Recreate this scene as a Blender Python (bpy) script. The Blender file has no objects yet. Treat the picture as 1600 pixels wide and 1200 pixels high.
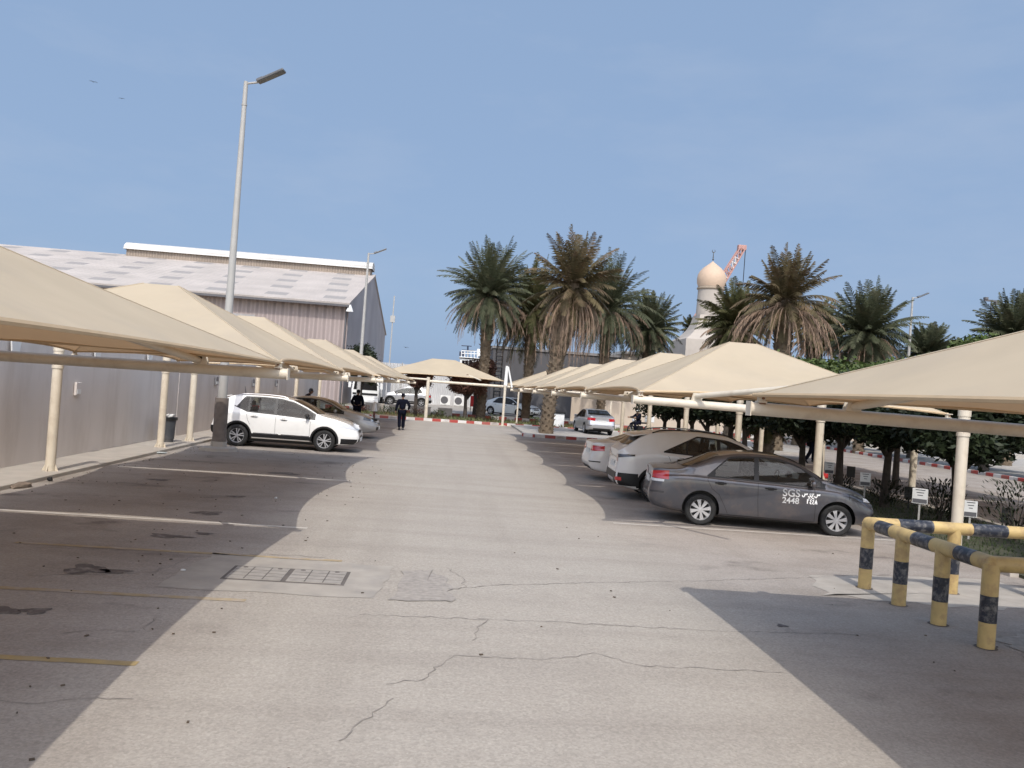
import bpy, bmesh, math, random
import numpy as np
from mathutils import Vector, Matrix
random.seed(7)
scene = bpy.context.scene
C = scene.collection
R = math.radians
PI = math.pi

# ---------------------------------------------------------------- camera
FPX, ROLL, CAMH = 1330.0, 0.073, 2.33
YAW, PITCH = 0.07250, 0.00682
fw = Vector((math.sin(YAW)*math.cos(PITCH), math.cos(YAW)*math.cos(PITCH), math.sin(PITCH)))
rt = Vector((math.cos(YAW), -math.sin(YAW), 0)); upv = rt.cross(fw)
ix = math.cos(ROLL)*rt + math.sin(ROLL)*upv
iy = -math.sin(ROLL)*rt + math.cos(ROLL)*upv
cam = bpy.data.cameras.new('camera'); camo = bpy.data.objects.new('camera', cam); C.objects.link(camo)
m = Matrix((ix, iy, -fw)).transposed().to_4x4(); m.translation = (0, 0, CAMH)
camo.matrix_world = m
cam.sensor_width = 36; cam.lens = 36*FPX/1600; cam.clip_start = .1; cam.clip_end = 3000
scene.camera = camo
def at(px, py, Y):
    d = fw*FPX + ix*(px-800) + iy*(600-py); t = Y/d.y
    return Vector((d.x*t, Y, CAMH + d.z*t))
def gp(px, py, z=0):
    d = fw*FPX + ix*(px-800) + iy*(600-py); t = (z-CAMH)/d.z
    return Vector((d.x*t, d.y*t, z))

# ---------------------------------------------------------------- sky, sun, exposure
SUN_EL = 50.5
w = bpy.data.worlds.new("World"); scene.world = w; w.use_nodes = True
nt = w.node_tree; nt.nodes.clear()
N = nt.nodes.new; Lk = nt.links.new
sky = N('ShaderNodeTexSky'); sky.sky_type = 'NISHITA'; sky.sun_disc = False
sky.sun_elevation = R(SUN_EL); sky.sun_rotation = R(180); sky.altitude = 0
sky.air_density = 1.0; sky.dust_density = 2.0; sky.ozone_density = 2.0
tc = N('ShaderNodeTexCoord'); mp = N('ShaderNodeMapping'); mp.inputs['Scale'].default_value = (1.6, 1.2, 5)
ns = N('ShaderNodeTexNoise'); ns.inputs['Scale'].default_value = 2.4; ns.inputs['Detail'].default_value = 7; ns.inputs['Roughness'].default_value = .58
rp = N('ShaderNodeValToRGB'); rp.color_ramp.elements[0].position = .47; rp.color_ramp.elements[1].position = .82
rp.color_ramp.elements[1].color = (.32, .32, .32, 1)
hs = N('ShaderNodeHueSaturation'); hs.inputs['Saturation'].default_value = .80; hs.inputs['Value'].default_value = 1.0
mx = N('ShaderNodeMix'); mx.data_type = 'RGBA'; mx.inputs['B'].default_value = (3.2, 3.7, 4.6, 1)
bg = N('ShaderNodeBackground'); bg.inputs['Strength'].default_value = .13
wo = N('ShaderNodeOutputWorld')
Lk(tc.outputs['Generated'], mp.inputs['Vector']); Lk(mp.outputs[0], ns.inputs['Vector']); Lk(ns.outputs['Fac'], rp.inputs[0])
mc = N('ShaderNodeMix'); mc.data_type = 'RGBA';  mc.inputs['B'].default_value = (1.85, 2.70, 4.15, 1)
sp_ = N('ShaderNodeSeparateXYZ'); mr_ = N('ShaderNodeMapRange'); mr_.inputs[1].default_value = -.30; mr_.inputs[2].default_value = .15; mr_.inputs[3].default_value = 0; mr_.inputs[4].default_value = .86
mv_ = N('ShaderNodeMapRange'); mv_.inputs[1].default_value = -.30; mv_.inputs[2].default_value = .15; mv_.inputs[3].default_value = 1.9; mv_.inputs[4].default_value = 1.0  # sky half behind the camera raised to add fill under the canopies
Lk(tc.outputs['Generated'], sp_.inputs[0]); Lk(sp_.outputs[1], mr_.inputs[0]); Lk(sp_.outputs[1], mv_.inputs[0]); Lk(mr_.outputs[0], mc.inputs['Factor']); Lk(mv_.outputs[0], hs.inputs['Value'])
Lk(sky.outputs[0], hs.inputs['Color']); Lk(hs.outputs[0], mc.inputs['A']); Lk(mc.outputs['Result'], mx.inputs['A']); Lk(rp.outputs[0], mx.inputs['Factor'])
Lk(mx.outputs['Result'], bg.inputs['Color']); Lk(bg.outputs[0], wo.inputs[0])
sl = bpy.data.lights.new('sun', 'SUN'); sl.energy = 2.35; sl.angle = R(.55); sl.color = (1, .95, .87)
so = bpy.data.objects.new('sun', sl); C.objects.link(so); so.location = (0, -40, 60)
so.rotation_euler = Vector((0, math.cos(R(SUN_EL)), -math.sin(R(SUN_EL)))).to_track_quat('-Z', 'Y').to_euler()
vs = scene.view_settings; vs.view_transform = 'Standard'; vs.look = 'None'; vs.exposure = 0.25; vs.gamma = 1
scene.render.engine = 'CYCLES'
scene.cycles.max_bounces = 8; scene.cycles.transparent_max_bounces = 8

# ---------------------------------------------------------------- materials
def srgb(c):
    return tuple((x/12.92 if x <= .04045 else ((x+.055)/1.055)**2.4) for x in c)
MATS = {}
def mat(name, col, rough=.6, metal=0, var=.12, scale=4, bump=0, bscale=60, dirt=None, dscale=1.2, damt=.4, coat=0, spec=.5, trans=0, tcol=None, stretch=None, emit=None):
    if name in MATS: return MATS[name]
    m = bpy.data.materials.new(name); m.use_nodes = True; t = m.node_tree; n = t.nodes; l = t.links
    b = n['Principled BSDF']; out = n['Material Output']
    b.inputs['Roughness'].default_value = rough; b.inputs['Metallic'].default_value = metal
    b.inputs['Specular IOR Level'].default_value = spec
    if coat: b.inputs['Coat Weight'].default_value = coat; b.inputs['Coat Roughness'].default_value = .06
    tc = n.new('ShaderNodeTexCoord'); mp = n.new('ShaderNodeMapping'); l.new(tc.outputs['Object'], mp.inputs[0])
    if stretch: mp.inputs['Scale'].default_value = stretch
    nz = n.new('ShaderNodeTexNoise'); nz.inputs['Scale'].default_value = scale; nz.inputs['Detail'].default_value = 6
    l.new(mp.outputs[0], nz.inputs['Vector'])
    mr = n.new('ShaderNodeMapRange'); mr.inputs['From Min'].default_value = .3; mr.inputs['From Max'].default_value = .7
    mr.inputs['To Min'].default_value = 1-var; mr.inputs['To Max'].default_value = 1+var
    l.new(nz.outputs['Fac'], mr.inputs['Value'])
    mul = n.new('ShaderNodeVectorMath'); mul.operation = 'SCALE'; mul.inputs[0].default_value = col[:3]
    l.new(mr.outputs[0], mul.inputs['Scale'])
    c = mul.outputs[0]
    if dirt:
        nd = n.new('ShaderNodeTexNoise'); nd.inputs['Scale'].default_value = dscale; nd.inputs['Detail'].default_value = 8; nd.inputs['Roughness'].default_value = .65
        l.new(mp.outputs[0], nd.inputs['Vector'])
        rd = n.new('ShaderNodeMapRange'); rd.inputs['From Min'].default_value = .48; rd.inputs['From Max'].default_value = .72; rd.inputs['To Max'].default_value = damt
        l.new(nd.outputs['Fac'], rd.inputs['Value'])
        mm = n.new('ShaderNodeMix'); mm.data_type = 'RGBA'; l.new(rd.outputs[0], mm.inputs['Factor']); l.new(c, mm.inputs['A']); mm.inputs['B'].default_value = (*dirt, 1)
        c = mm.outputs['Result']
    l.new(c, b.inputs['Base Color'])
    if bump:
        nb = n.new('ShaderNodeTexNoise'); nb.inputs['Scale'].default_value = bscale; nb.inputs['Detail'].default_value = 4
        l.new(mp.outputs[0], nb.inputs['Vector'])
        bp = n.new('ShaderNodeBump'); bp.inputs['Strength'].default_value = bump; bp.inputs['Distance'].default_value = .02
        l.new(nb.outputs['Fac'], bp.inputs['Height']); l.new(bp.outputs[0], b.inputs['Normal'])
    if trans:
        tr = n.new('ShaderNodeBsdfTranslucent'); 
        if tcol: tr.inputs['Color'].default_value = (*tcol, 1)
        else: l.new(c, tr.inputs['Color'])
        ms = n.new('ShaderNodeMixShader'); ms.inputs[0].default_value = trans
        l.new(b.outputs[0], ms.inputs[1]); l.new(tr.outputs[0], ms.inputs[2]); l.new(ms.outputs[0], out.inputs[0])
    if emit:
        b.inputs['Emission Color'].default_value = (*emit, 1); b.inputs['Emission Strength'].default_value = 1
    MATS[name] = m
    return m

M = {}
M['cream'] = mat('cream_paint', (.62, .55, .44), .45, var=.05, scale=2, dirt=(.34, .25, .17), dscale=3.2, damt=.45, bump=.05, bscale=20)
M['canvas'] = mat('canopy_fabric', (.555, .47, .345), .8, var=.05, scale=1.3, dirt=(.45, .395, .32), dscale=.8, damt=.45, spec=.2, trans=.25, tcol=(.52, .30, .145), bump=.35, bscale=1.6)
M['hem'] = mat('canopy_hem', (.50, .37, .23), .8, var=.06)
M['rust'] = mat('rusty_steel', (.17, .085, .045), .8, var=.3, scale=12)
M['wall'] = mat('grey_wall_paint', (.66, .605, .56), .75, var=.05, scale=.8, dirt=(.47, .41, .36), dscale=.9, damt=.7, stretch=(1, 1, .25), bump=.08, bscale=30)
M['concrete'] = mat('concrete', (.42, .38, .33), .85, var=.12, scale=3, dirt=(.26, .22, .19), dscale=1.5, damt=.5, bump=.3, bscale=60)
M['poleg'] = mat('lamp_pole_grey', (.36, .35, .33), .5, var=.08, scale=2, dirt=(.33, .31, .28), damt=.4)
M['dark'] = mat('dark_plastic', (.007, .007, .008), .45, var=.15)
M['black'] = mat('black_paint', (.02, .02, .025), .35, var=.2)
M['tyre'] = mat('tyre_rubber', (.010, .010, .010), .75, var=.2, dirt=(.03, .026, .023), dscale=8, damt=.3)
M['alloy'] = mat('alloy_silver', (.55, .55, .56), .3, metal=.6, var=.05)
M['chrome'] = mat('chrome_trim', (.7, .7, .7), .15, metal=1, var=.02)
M['glass'] = mat('tinted_glass', (.007, .008, .010), .03, var=.1, spec=.28)
M['screen'] = mat('windscreen_glass', (.014, .014, .014), .05, var=.1, spec=.38)
M['skin'] = mat('skin', (.22, .12, .075), .6)
M['navy'] = mat('navy_cloth', (.006, .007, .014), .95, var=.3, scale=8, bump=.3, bscale=25, spec=.08)
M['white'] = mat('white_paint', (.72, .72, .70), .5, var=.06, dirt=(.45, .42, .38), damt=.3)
M['red'] = mat('red_paint', (.55, .03, .03), .5, var=.1)
M['yellow'] = mat('rail_yellow', (.50, .36, .15), .5, var=.12, scale=6, dirt=(.27, .17, .09), dscale=7, damt=.75)
M['railblk'] = mat('rail_black', (.016, .019, .030), .4, var=.3, scale=8, dirt=(.20, .19, .18), dscale=13, damt=1.0)
M['frond'] = mat('palm_frond_green', (.062, .064, .024), .65, var=.35, scale=.9, dirt=(.17, .125, .07), dscale=1.1, damt=.6, spec=.2)
M['frondg'] = mat('palm_frond_grey_green', (.062, .070, .038), .65, var=.3, scale=.9, dirt=(.15, .125, .08), dscale=1.1, damt=.5, spec=.2)
M['frondb'] = mat('palm_frond_browning', (.085, .068, .034), .65, var=.4, scale=1.1, dirt=(.19, .125, .085), dscale=1.0, damt=.8, spec=.2)
M['dead'] = mat('dead_palm_frond', (.24, .165, .115), .9, var=.35, scale=1.5, dirt=(.16, .12, .09), dscale=2, damt=.6)
M['bark'] = mat('palm_bark', (.14, .105, .07), .9, var=.35, scale=4, dirt=(.09, .07, .05), dscale=3, damt=.6)
M['barkb'] = mat('tree_bark', (.060, .048, .038), .9, var=.3, scale=6, bump=.4, bscale=20)
M['leafd'] = mat('dark_leaves', (.016, .024, .009), .6, var=.4, scale=1.4, dirt=(.032, .042, .014), dscale=1.5, damt=.5, spec=.3)
M['leafg'] = mat('green_leaves', (.050, .075, .016), .6, var=.4, scale=1.6, dirt=(.11, .13, .035), dscale=1.5, damt=.6, spec=.3)
M['leafr'] = mat('reddish_leaves', (.10, .050, .035), .7, var=.4, scale=1.6, dirt=(.17, .07, .06), dscale=1.2, damt=.7, spec=.3)
M['stone'] = mat('sand_render', (.50, .42, .34), .85, var=.06, scale=.6, dirt=(.40, .34, .28), dscale=.7, damt=.4)
M['tower'] = mat('tower_render', (.40, .355, .31), .85, var=.06, scale=.6, dirt=(.33, .29, .25), dscale=.7, damt=.5)
M['boardw'] = mat('white_board', (.62, .62, .60), .5, var=.05)
M['line'] = mat('white_line_paint', (.52, .48, .43), .8, var=.12, scale=6, dirt=(.24, .21, .19), dscale=3, damt=.8)
M['liney'] = mat('yellow_line_paint', (.34, .25, .11), .85, var=.15, scale=6, dirt=(.33, .28, .22), dscale=2.2, damt=.8)

M['linef'] = mat('faded_yellow_line', (.355, .275, .165), .85, var=.12, scale=6, dirt=(.37, .328, .300), dscale=2.6, damt=1.3)

def paint(name, col, metal=0, rough=.3, coat=.8, var=.02, dirt=(.25, .21, .17), damt=.10):
    return mat(name, col, rough, metal=metal, var=var, coat=coat, dirt=dirt, dscale=2.5, damt=damt)

def nodes_mat(name):
    m = bpy.data.materials.new(name); m.use_nodes = True
    t = m.node_tree
    return m, t, t.nodes, t.links, t.nodes['Principled BSDF']

def asphalt(name, lane, bay, xl=-2.2, xr=3.3):
    """worn aggregate surface; the driven lane is paler than the bays because it is worn and dusty"""
    m, t, n, l, b = nodes_mat(name)
    tc = n.new('ShaderNodeTexCoord')
    def noise(s, d=6, r=.6, st=None):
        q = n.new('ShaderNodeTexNoise'); q.inputs['Scale'].default_value = s; q.inputs['Detail'].default_value = d; q.inputs['Roughness'].default_value = r
        if st:
            mp = n.new('ShaderNodeMapping'); mp.inputs['Scale'].default_value = st; l.new(tc.outputs['Object'], mp.inputs[0]); l.new(mp.outputs[0], q.inputs['Vector'])
        else: l.new(tc.outputs['Object'], q.inputs['Vector'])
        return q.outputs['Fac']
    def rng(v, a, b_, c, d):
        q = n.new('ShaderNodeMapRange'); l.new(v, q.inputs[0])
        for k, x in zip(('From Min', 'From Max', 'To Min', 'To Max'), (a, b_, c, d)): q.inputs[k].default_value = x
        return q.outputs[0]
    def math2(op, a, b_):
        q = n.new('ShaderNodeMath'); q.operation = op
        for i, x in enumerate((a, b_)):
            if isinstance(x, (int, float)): q.inputs[i].default_value = x
            else: l.new(x, q.inputs[i])
        return q.outputs[0]
    def mix(f, a, b_):
        q = n.new('ShaderNodeMix'); q.data_type = 'RGBA'
        if isinstance(f, (int, float)): q.inputs['Factor'].default_value = f
        else: l.new(f, q.inputs['Factor'])
        for k, x in (('A', a), ('B', b_)):
            if isinstance(x, tuple): q.inputs[k].default_value = (*x, 1)
            else: l.new(x, q.inputs[k])
        return q.outputs['Result']
    sep = n.new('ShaderNodeSeparateXYZ'); l.new(tc.outputs['Object'], sep.inputs[0])
    wob = math2('MULTIPLY', math2('SUBTRACT', noise(.6, 3), .5), 1.8)
    X = math2('ADD', sep.outputs[0], wob)
    left = rng(X, xl-.8, xl+.5, 1, 0); right = rng(X, xr-.4, xr+1.0, 0, 1)
    bayf = math2('MULTIPLY', math2('MAXIMUM', left, right), .75)
    col = mix(bayf, lane, bay)
    big = noise(.22, 5, .6); col = mix(rng(big, .42, .72, 0, .35), col, (lane[0]*.80, lane[1]*.77, lane[2]*.75))
    streak = noise(1.0, 6, .6, (.12, 1.3, 1)); col = mix(rng(streak, .46, .70, 0, .45), col, (lane[0]*.70, lane[1]*.68, lane[2]*.68))
    pale = noise(.9, 7, .7, (1, .35, 1)); col = mix(rng(pale, .55, .78, 0, .4), col, (lane[0]*1.15, lane[1]*1.15, lane[2]*1.13))
    mid = noise(2.6, 8, .75); col = mix(rng(mid, .50, .75, 0, .30), col, (lane[0]*.68, lane[1]*.66, lane[2]*.64))
    trk = noise(.5, 3, .5, (2.2, .10, 1)); col = mix(math2('MULTIPLY', rng(trk, .50, .66, 0, .30), 1.0), col, (lane[0]*.74, lane[1]*.72, lane[2]*.71))
    grime = noise(.33, 7, .68, (1, 1.6, 1)); col = mix(math2('MULTIPLY', rng(grime, .44, .66, 0, .80), bayf), col, (lane[0]*.55, lane[1]*.50, lane[2]*.48))
    # oil stains in bays
    st = noise(.75, 4, .55, (1, 1.4, 1)); stf = math2('MULTIPLY', rng(st, .60, .72, 0, .75), math2('ADD', bayf, .06)); col = mix(stf, col, (.075, .062, .058))
    # aggregate speckle
    vo = n.new('ShaderNodeTexVoronoi'); vo.inputs['Scale'].default_value = 55; l.new(tc.outputs['Object'], vo.inputs['Vector'])
    sp = n.new('ShaderNodeRGBToBW'); l.new(vo.outputs['Color'], sp.inputs[0])
    g = n.new('ShaderNodeVectorMath'); g.operation = 'SCALE'; l.new(col, g.inputs[0]); l.new(rng(sp.outputs[0], .15, .85, .90, 1.10), g.inputs['Scale'])
    g2 = n.new('ShaderNodeVectorMath'); g2.operation = 'SCALE'; l.new(g.outputs[0], g2.inputs[0]); l.new(rng(noise(26, 3, .8), .3, .7, .88, 1.12), g2.inputs['Scale'])
    l.new(g2.outputs[0], b.inputs['Base Color']); b.inputs['Roughness'].default_value = .88; b.inputs['Specular IOR Level'].default_value = .25
    bp = n.new('ShaderNodeBump'); bp.inputs['Strength'].default_value = .45; bp.inputs['Distance'].default_value = .01
    l.new(math2('ADD', sp.outputs[0], math2('MULTIPLY', noise(9, 5), 1.5)), bp.inputs['Height']); l.new(bp.outputs[0], b.inputs['Normal'])
    return m
M['asphalt'] = asphalt('worn_pavement', (.370, .335, .290), (.340, .302, .272))
M['road'] = mat('pale_road', (.36, .335, .30), .9, var=.12, scale=2, dirt=(.26, .23, .21), dscale=.4, damt=.5, bump=.3, bscale=40)
M['sand'] = mat('sandy_ground', (.36, .30, .23), .95, var=.15, scale=.3, dirt=(.26, .21, .16), dscale=.1, damt=.6)
M['soil'] = mat('planting_soil', (.15, .105, .07), .95, var=.3, scale=3, dirt=(.06, .075, .03), dscale=2, damt=.8, bump=.5, bscale=15)
M['grassb'] = mat('verge_soil', (.06, .06, .035), .95, var=.3, scale=5, dirt=(.03, .045, .015), dscale=2, damt=.8)
M['patch'] = mat('repair_concrete', (.345, .312, .270), .85, var=.1, scale=3, dirt=(.21, .20, .19), dscale=2, damt=.5, bump=.2, bscale=50)
M['tar'] = mat('rough_tar_patch', (.30, .27, .24), .95, var=.2, scale=14, dirt=(.34, .31, .27), dscale=4, damt=.8, bump=.5, bscale=40)
M['crack'] = mat('crack_dirt', (.235, .21, .187), .95, var=.3, scale=10)
M['grate'] = mat('cast_iron_cover', (.30, .275, .245), .8, var=.15, scale=8, bump=.3, bscale=60)
M['gap'] = mat('cover_gap_dirt', (.12, .105, .095), .95, var=.2)

def corrugated(name, col, period=.25, axis=0, strength=.6, extra=None):
    m, t, n, l, b = nodes_mat(name)
    tc = n.new('ShaderNodeTexCoord'); sep = n.new('ShaderNodeSeparateXYZ'); l.new(tc.outputs['Object'], sep.inputs[0])
    q = n.new('ShaderNodeMath'); q.operation = 'MULTIPLY'; l.new(sep.outputs[axis], q.inputs[0]); q.inputs[1].default_value = 2*PI/period
    s = n.new('ShaderNodeMath'); s.operation = 'SINE'; l.new(q.outputs[0], s.inputs[0])
    bp = n.new('ShaderNodeBump'); bp.inputs['Strength'].default_value = strength; bp.inputs['Distance'].default_value = period*.4; l.new(s.outputs[0], bp.inputs['Height']); l.new(bp.outputs[0], b.inputs['Normal'])
    nz = n.new('ShaderNodeTexNoise'); nz.inputs['Scale'].default_value = .35; nz.inputs['Detail'].default_value = 7; l.new(tc.outputs['Object'], nz.inputs['Vector'])
    mr = n.new('ShaderNodeMapRange'); mr.inputs[1].default_value = .3; mr.inputs[2].default_value = .7; mr.inputs[3].default_value = .88; mr.inputs[4].default_value = 1.1; l.new(nz.outputs['Fac'], mr.inputs[0])
    mul = n.new('ShaderNodeVectorMath'); mul.operation = 'SCALE'; mul.inputs[0].default_value = col; l.new(mr.outputs[0], mul.inputs['Scale'])
    c = mul.outputs[0]
    if extra: c = extra(n, l, tc, sep, c)
    l.new(c, b.inputs['Base Color']); b.inputs['Roughness'].default_value = .75; b.inputs['Specular IOR Level'].default_value = .15
    return m
def skylights(n, l, tc, sep, c):
    def mth(op, a, b_=None):
        q = n.new('ShaderNodeMath'); q.operation = op
        for i, x in enumerate((a, b_)):
            if x is None: continue
            if isinstance(x, (int, float)): q.inputs[i].default_value = x
            else: l.new(x, q.inputs[i])
        return q.outputs[0]
    # local x along the building, y up the slope
    row = mth('FLOOR', mth('DIVIDE', sep.outputs[1], 3.9))
    jit = mth('MULTIPLY', mth('SINE', mth('MULTIPLY', row, 12.9)), 1.3)
    fx = mth('FRACT', mth('DIVIDE', mth('ADD', mth('ADD', sep.outputs[0], jit), 100.3), 4.3))
    cell = mth('FLOOR', mth('DIVIDE', mth('ADD', mth('ADD', sep.outputs[0], jit), 100.3), 4.3))
    fy = mth('FRACT', mth('DIVIDE', mth('ADD', sep.outputs[1], mth('MULTIPLY', mth('SINE', mth('MULTIPLY', cell, 7.7)), .25)), 3.9))
    f = mth('MULTIPLY', mth('LESS_THAN', fx, .38), mth('MULTIPLY', mth('GREATER_THAN', fy, .35), mth('LESS_THAN', fy, .72)))
    q = n.new('ShaderNodeMix'); q.data_type = 'RGBA'; l.new(f, q.inputs['Factor']); l.new(c, q.inputs['A']); q.inputs['B'].default_value = (.30, .28, .265, 1)
    return q.outputs['Result']
M['cladding'] = corrugated('brown_grey_cladding', (.36, .30, .285), .62, 0, .6)
M['gable'] = corrugated('gable_cladding', (.38, .35, .35), .5, 1, .3)
M['roof'] = corrugated('pale_roof_sheet', (.44, .395, .36), .55, 0, .2, skylights)
M['monitor'] = corrugated('white_ridge_sheet', (.55, .53, .50), .3, 2, .4)
M['monitorb'] = corrugated('ridge_louvre', (.33, .27, .22), .5, 0, .6)
M['fence'] = corrugated('white_fence_sheet', (.58, .58, .58), .35, 0, .5)
M['greyb'] = mat('grey_render', (.10, .098, .105), .8, var=.06, scale=.5, dirt=(.07, .065, .065), dscale=.6, damt=.6, stretch=(1, 1, .3))

def pane_mat():
    m, t, n, l, b = nodes_mat('see_through_tinted_glass')
    out = n['Material Output']; n.remove(b)
    tr = n.new('ShaderNodeBsdfTransparent'); tr.inputs[0].default_value = (.42, .45, .45, 1); gl = n.new('ShaderNodeBsdfGlossy'); gl.inputs['Roughness'].default_value = .02
    nz = n.new('ShaderNodeTexNoise'); nz.inputs['Scale'].default_value = 2; mr = n.new('ShaderNodeMapRange'); mr.inputs[3].default_value = .02; mr.inputs[4].default_value = .09; l.new(nz.outputs['Fac'], mr.inputs[0])
    fr = n.new('ShaderNodeFresnel'); fr.inputs[0].default_value = 1.45; mx = n.new('ShaderNodeMixShader'); l.new(fr.outputs[0], mx.inputs[0]); l.new(tr.outputs[0], mx.inputs[1]); l.new(gl.outputs[0], mx.inputs[2])
    df = n.new('ShaderNodeBsdfDiffuse'); df.inputs[0].default_value = (.35, .31, .27, 1); m2 = n.new('ShaderNodeMixShader'); l.new(mr.outputs[0], m2.inputs[0]); l.new(mx.outputs[0], m2.inputs[1]); l.new(df.outputs[0], m2.inputs[2])
    l.new(m2.outputs[0], out.inputs[0]); return m
M['pane'] = pane_mat()
M['seat'] = mat('seat_fabric', (.06, .055, .05), .9)
def kerb_mat():
    m, t, n, l, b = nodes_mat('red_white_kerb_paint')
    tc = n.new('ShaderNodeTexCoord'); sep = n.new('ShaderNodeSeparateXYZ'); l.new(tc.outputs['Object'], sep.inputs[0])
    def mth(op, a, b_):
        q = n.new('ShaderNodeMath'); q.operation = op
        for i, x in enumerate((a, b_)):
            if isinstance(x, (int, float)): q.inputs[i].default_value = x
            else: l.new(x, q.inputs[i])
        return q.outputs[0]
    f = mth('LESS_THAN', mth('FRACT', mth('DIVIDE', mth('ADD', sep.outputs[0], 500), 1.1), 0), .5)
    nz = n.new('ShaderNodeTexNoise'); nz.inputs['Scale'].default_value = 1.2; nz.inputs['Detail'].default_value = 8; l.new(tc.outputs['Object'], nz.inputs['Vector'])
    q = n.new('ShaderNodeMix'); q.data_type = 'RGBA'; l.new(f, q.inputs['Factor']); q.inputs['A'].default_value = (.62, .60, .57, 1); q.inputs['B'].default_value = (.36, .055, .045, 1)
    d = n.new('ShaderNodeMix'); d.data_type = 'RGBA'
    mr = n.new('ShaderNodeMapRange'); l.new(nz.outputs['Fac'], mr.inputs[0]); mr.inputs[1].default_value = .45; mr.inputs[2].default_value = .75; mr.inputs[4].default_value = .85
    l.new(mr.outputs[0], d.inputs['Factor']); l.new(q.outputs['Result'], d.inputs['A']); d.inputs['B'].default_value = (.22, .17, .14, 1)
    l.new(d.outputs['Result'], b.inputs['Base Color']); b.inputs['Roughness'].default_value = .8
    return m
M['kerb'] = kerb_mat()

# ---------------------------------------------------------------- mesh helpers
class MB:
    def __init__(s): s.v = []; s.f = []; s.m = []
    def add(s, v, f, mi=0):
        o = len(s.v); s.v += [tuple(p) for p in v]; s.f += [tuple(i+o for i in q) for q in f]; s.m += [mi]*len(f)
    def box(s, x0, x1, y0, y1, z0, z1, mi=0):
        v = [(x, y, z) for z in (z0, z1) for y in (y0, y1) for x in (x0, x1)]
        s.add(v, [(0, 2, 3, 1), (4, 5, 7, 6), (0, 1, 5, 4), (2, 6, 7, 3), (0, 4, 6, 2), (1, 3, 7, 5)], mi)
    def obox(s, c, ax, ay, az, mi=0):
        c = Vector(c); ax = Vector(ax); ay = Vector(ay); az = Vector(az)
        v = [c+sx*ax+sy*ay+sz*az for sz in (-1, 1) for sy in (-1, 1) for sx in (-1, 1)]
        s.add(v, [(0, 2, 3, 1), (4, 5, 7, 6), (0, 1, 5, 4), (2, 6, 7, 3), (0, 4, 6, 2), (1, 3, 7, 5)], mi)
    def tube(s, pts, rad, seg=12, caps=True, mi=0):
        pts = [Vector(p) for p in pts]; n = len(pts)
        if not hasattr(rad, '__len__'): rad = [rad]*n
        rings = []; prev = None
        for i, p in enumerate(pts):
            d = (pts[min(i+1, n-1)]-pts[max(i-1, 0)]).normalized()
            if prev is None:
                a = d.cross(Vector((0, 0, 1)));
                if a.length < .05: a = d.cross(Vector((1, 0, 0)))
                a.normalize()
            else:
                a = (prev - d*prev.dot(d)).normalized()
            prev = a; b = d.cross(a)
            rings.append([p + rad[i]*(math.cos(2*PI*k/seg)*a+math.sin(2*PI*k/seg)*b) for k in range(seg)])
        v = [q for r in rings for q in r]; f = []
        for i in range(n-1):
            for k in range(seg):
                f.append((i*seg+k, i*seg+(k+1) % seg, (i+1)*seg+(k+1) % seg, (i+1)*seg+k))
        if caps: f.append(tuple(range(seg-1, -1, -1))); f.append(tuple((n-1)*seg+k for k in range(seg)))
        s.add(v, f, mi)
    def lathe(s, prof, c=(0, 0, 0), seg=32, axis='z', mi=0, caps=True):
        v = []; c = Vector(c)
        for r, h in prof:
            for k in range(seg):
                a = 2*PI*k/seg; x, y = r*math.cos(a), r*math.sin(a)
                v.append(c+Vector((x, y, h)) if axis == 'z' else c+Vector((x, h, y)))
        f = []
        for i in range(len(prof)-1):
            for k in range(seg):
                f.append((i*seg+k, i*seg+(k+1) % seg, (i+1)*seg+(k+1) % seg, (i+1)*seg+k))
        if caps: f.append(tuple(range(seg-1, -1, -1))); f.append(tuple((len(prof)-1)*seg+k for k in range(seg)))
        s.add(v, f, mi)
    def grid(s, P, mi=0, flip=False):
        nr = len(P); nc = len(P[0]); v = [p for r in P for p in r]; f = []
        for i in range(nr-1):
            for j in range(nc-1):
                q = (i*nc+j, i*nc+j+1, (i+1)*nc+j+1, (i+1)*nc+j)
                f.append(q[::-1] if flip else q)
        s.add(v, f, mi)
    def prism(s, poly, y0, y1, mi=0):      # poly in (x,z), extruded along y
        n = len(poly); v = [(x, y0, z) for x, z in poly]+[(x, y1, z) for x, z in poly]
        f = [tuple(range(n)), tuple(range(2*n-1, n-1, -1))]+[(i, i+n, (i+1) % n+n, (i+1) % n) for i in range(n)]
        s.add(v, f, mi)
    def build(s, name, mats, parent=None, smooth=False, bevel=0, loc=None):
        me = bpy.data.meshes.new(name); me.from_pydata(s.v, [], s.f)
        if not isinstance(mats, (list, tuple)): mats = [mats]
        for q in mats: me.materials.append(q)
        me.polygons.foreach_set('material_index', s.m)
        bm = bmesh.new(); bm.from_mesh(me); bmesh.ops.recalc_face_normals(bm, faces=bm.faces); bm.to_mesh(me); bm.free()
        if smooth:
            me.polygons.foreach_set('use_smooth', [True]*len(me.polygons))
            try: me.set_sharp_from_angle(angle=R(38))
            except Exception: pass
        o = bpy.data.objects.new(name, me); C.objects.link(o)
        if parent: o.parent = parent
        if loc is not None: o.location = loc
        if bevel:
            b = o.modifiers.new('bevel', 'BEVEL'); b.width = bevel; b.segments = 2; b.limit_method = 'ANGLE'; b.angle_limit = R(40)
        return o
def tag(o, label, cat, group=None):
    o['label'] = label; o['category'] = cat
    if group: o['group'] = group
    return o
def thing(name, label, cat, loc=(0, 0, 0), rz=0, group=None):
    o = bpy.data.objects.new(name, None); C.objects.link(o); o.location = loc; o.rotation_euler = (0, 0, rz); o.empty_display_size = .2
    return tag(o, label, cat, group)
def kids(o): return [q for q in bpy.data.objects if q.parent == o]
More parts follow.
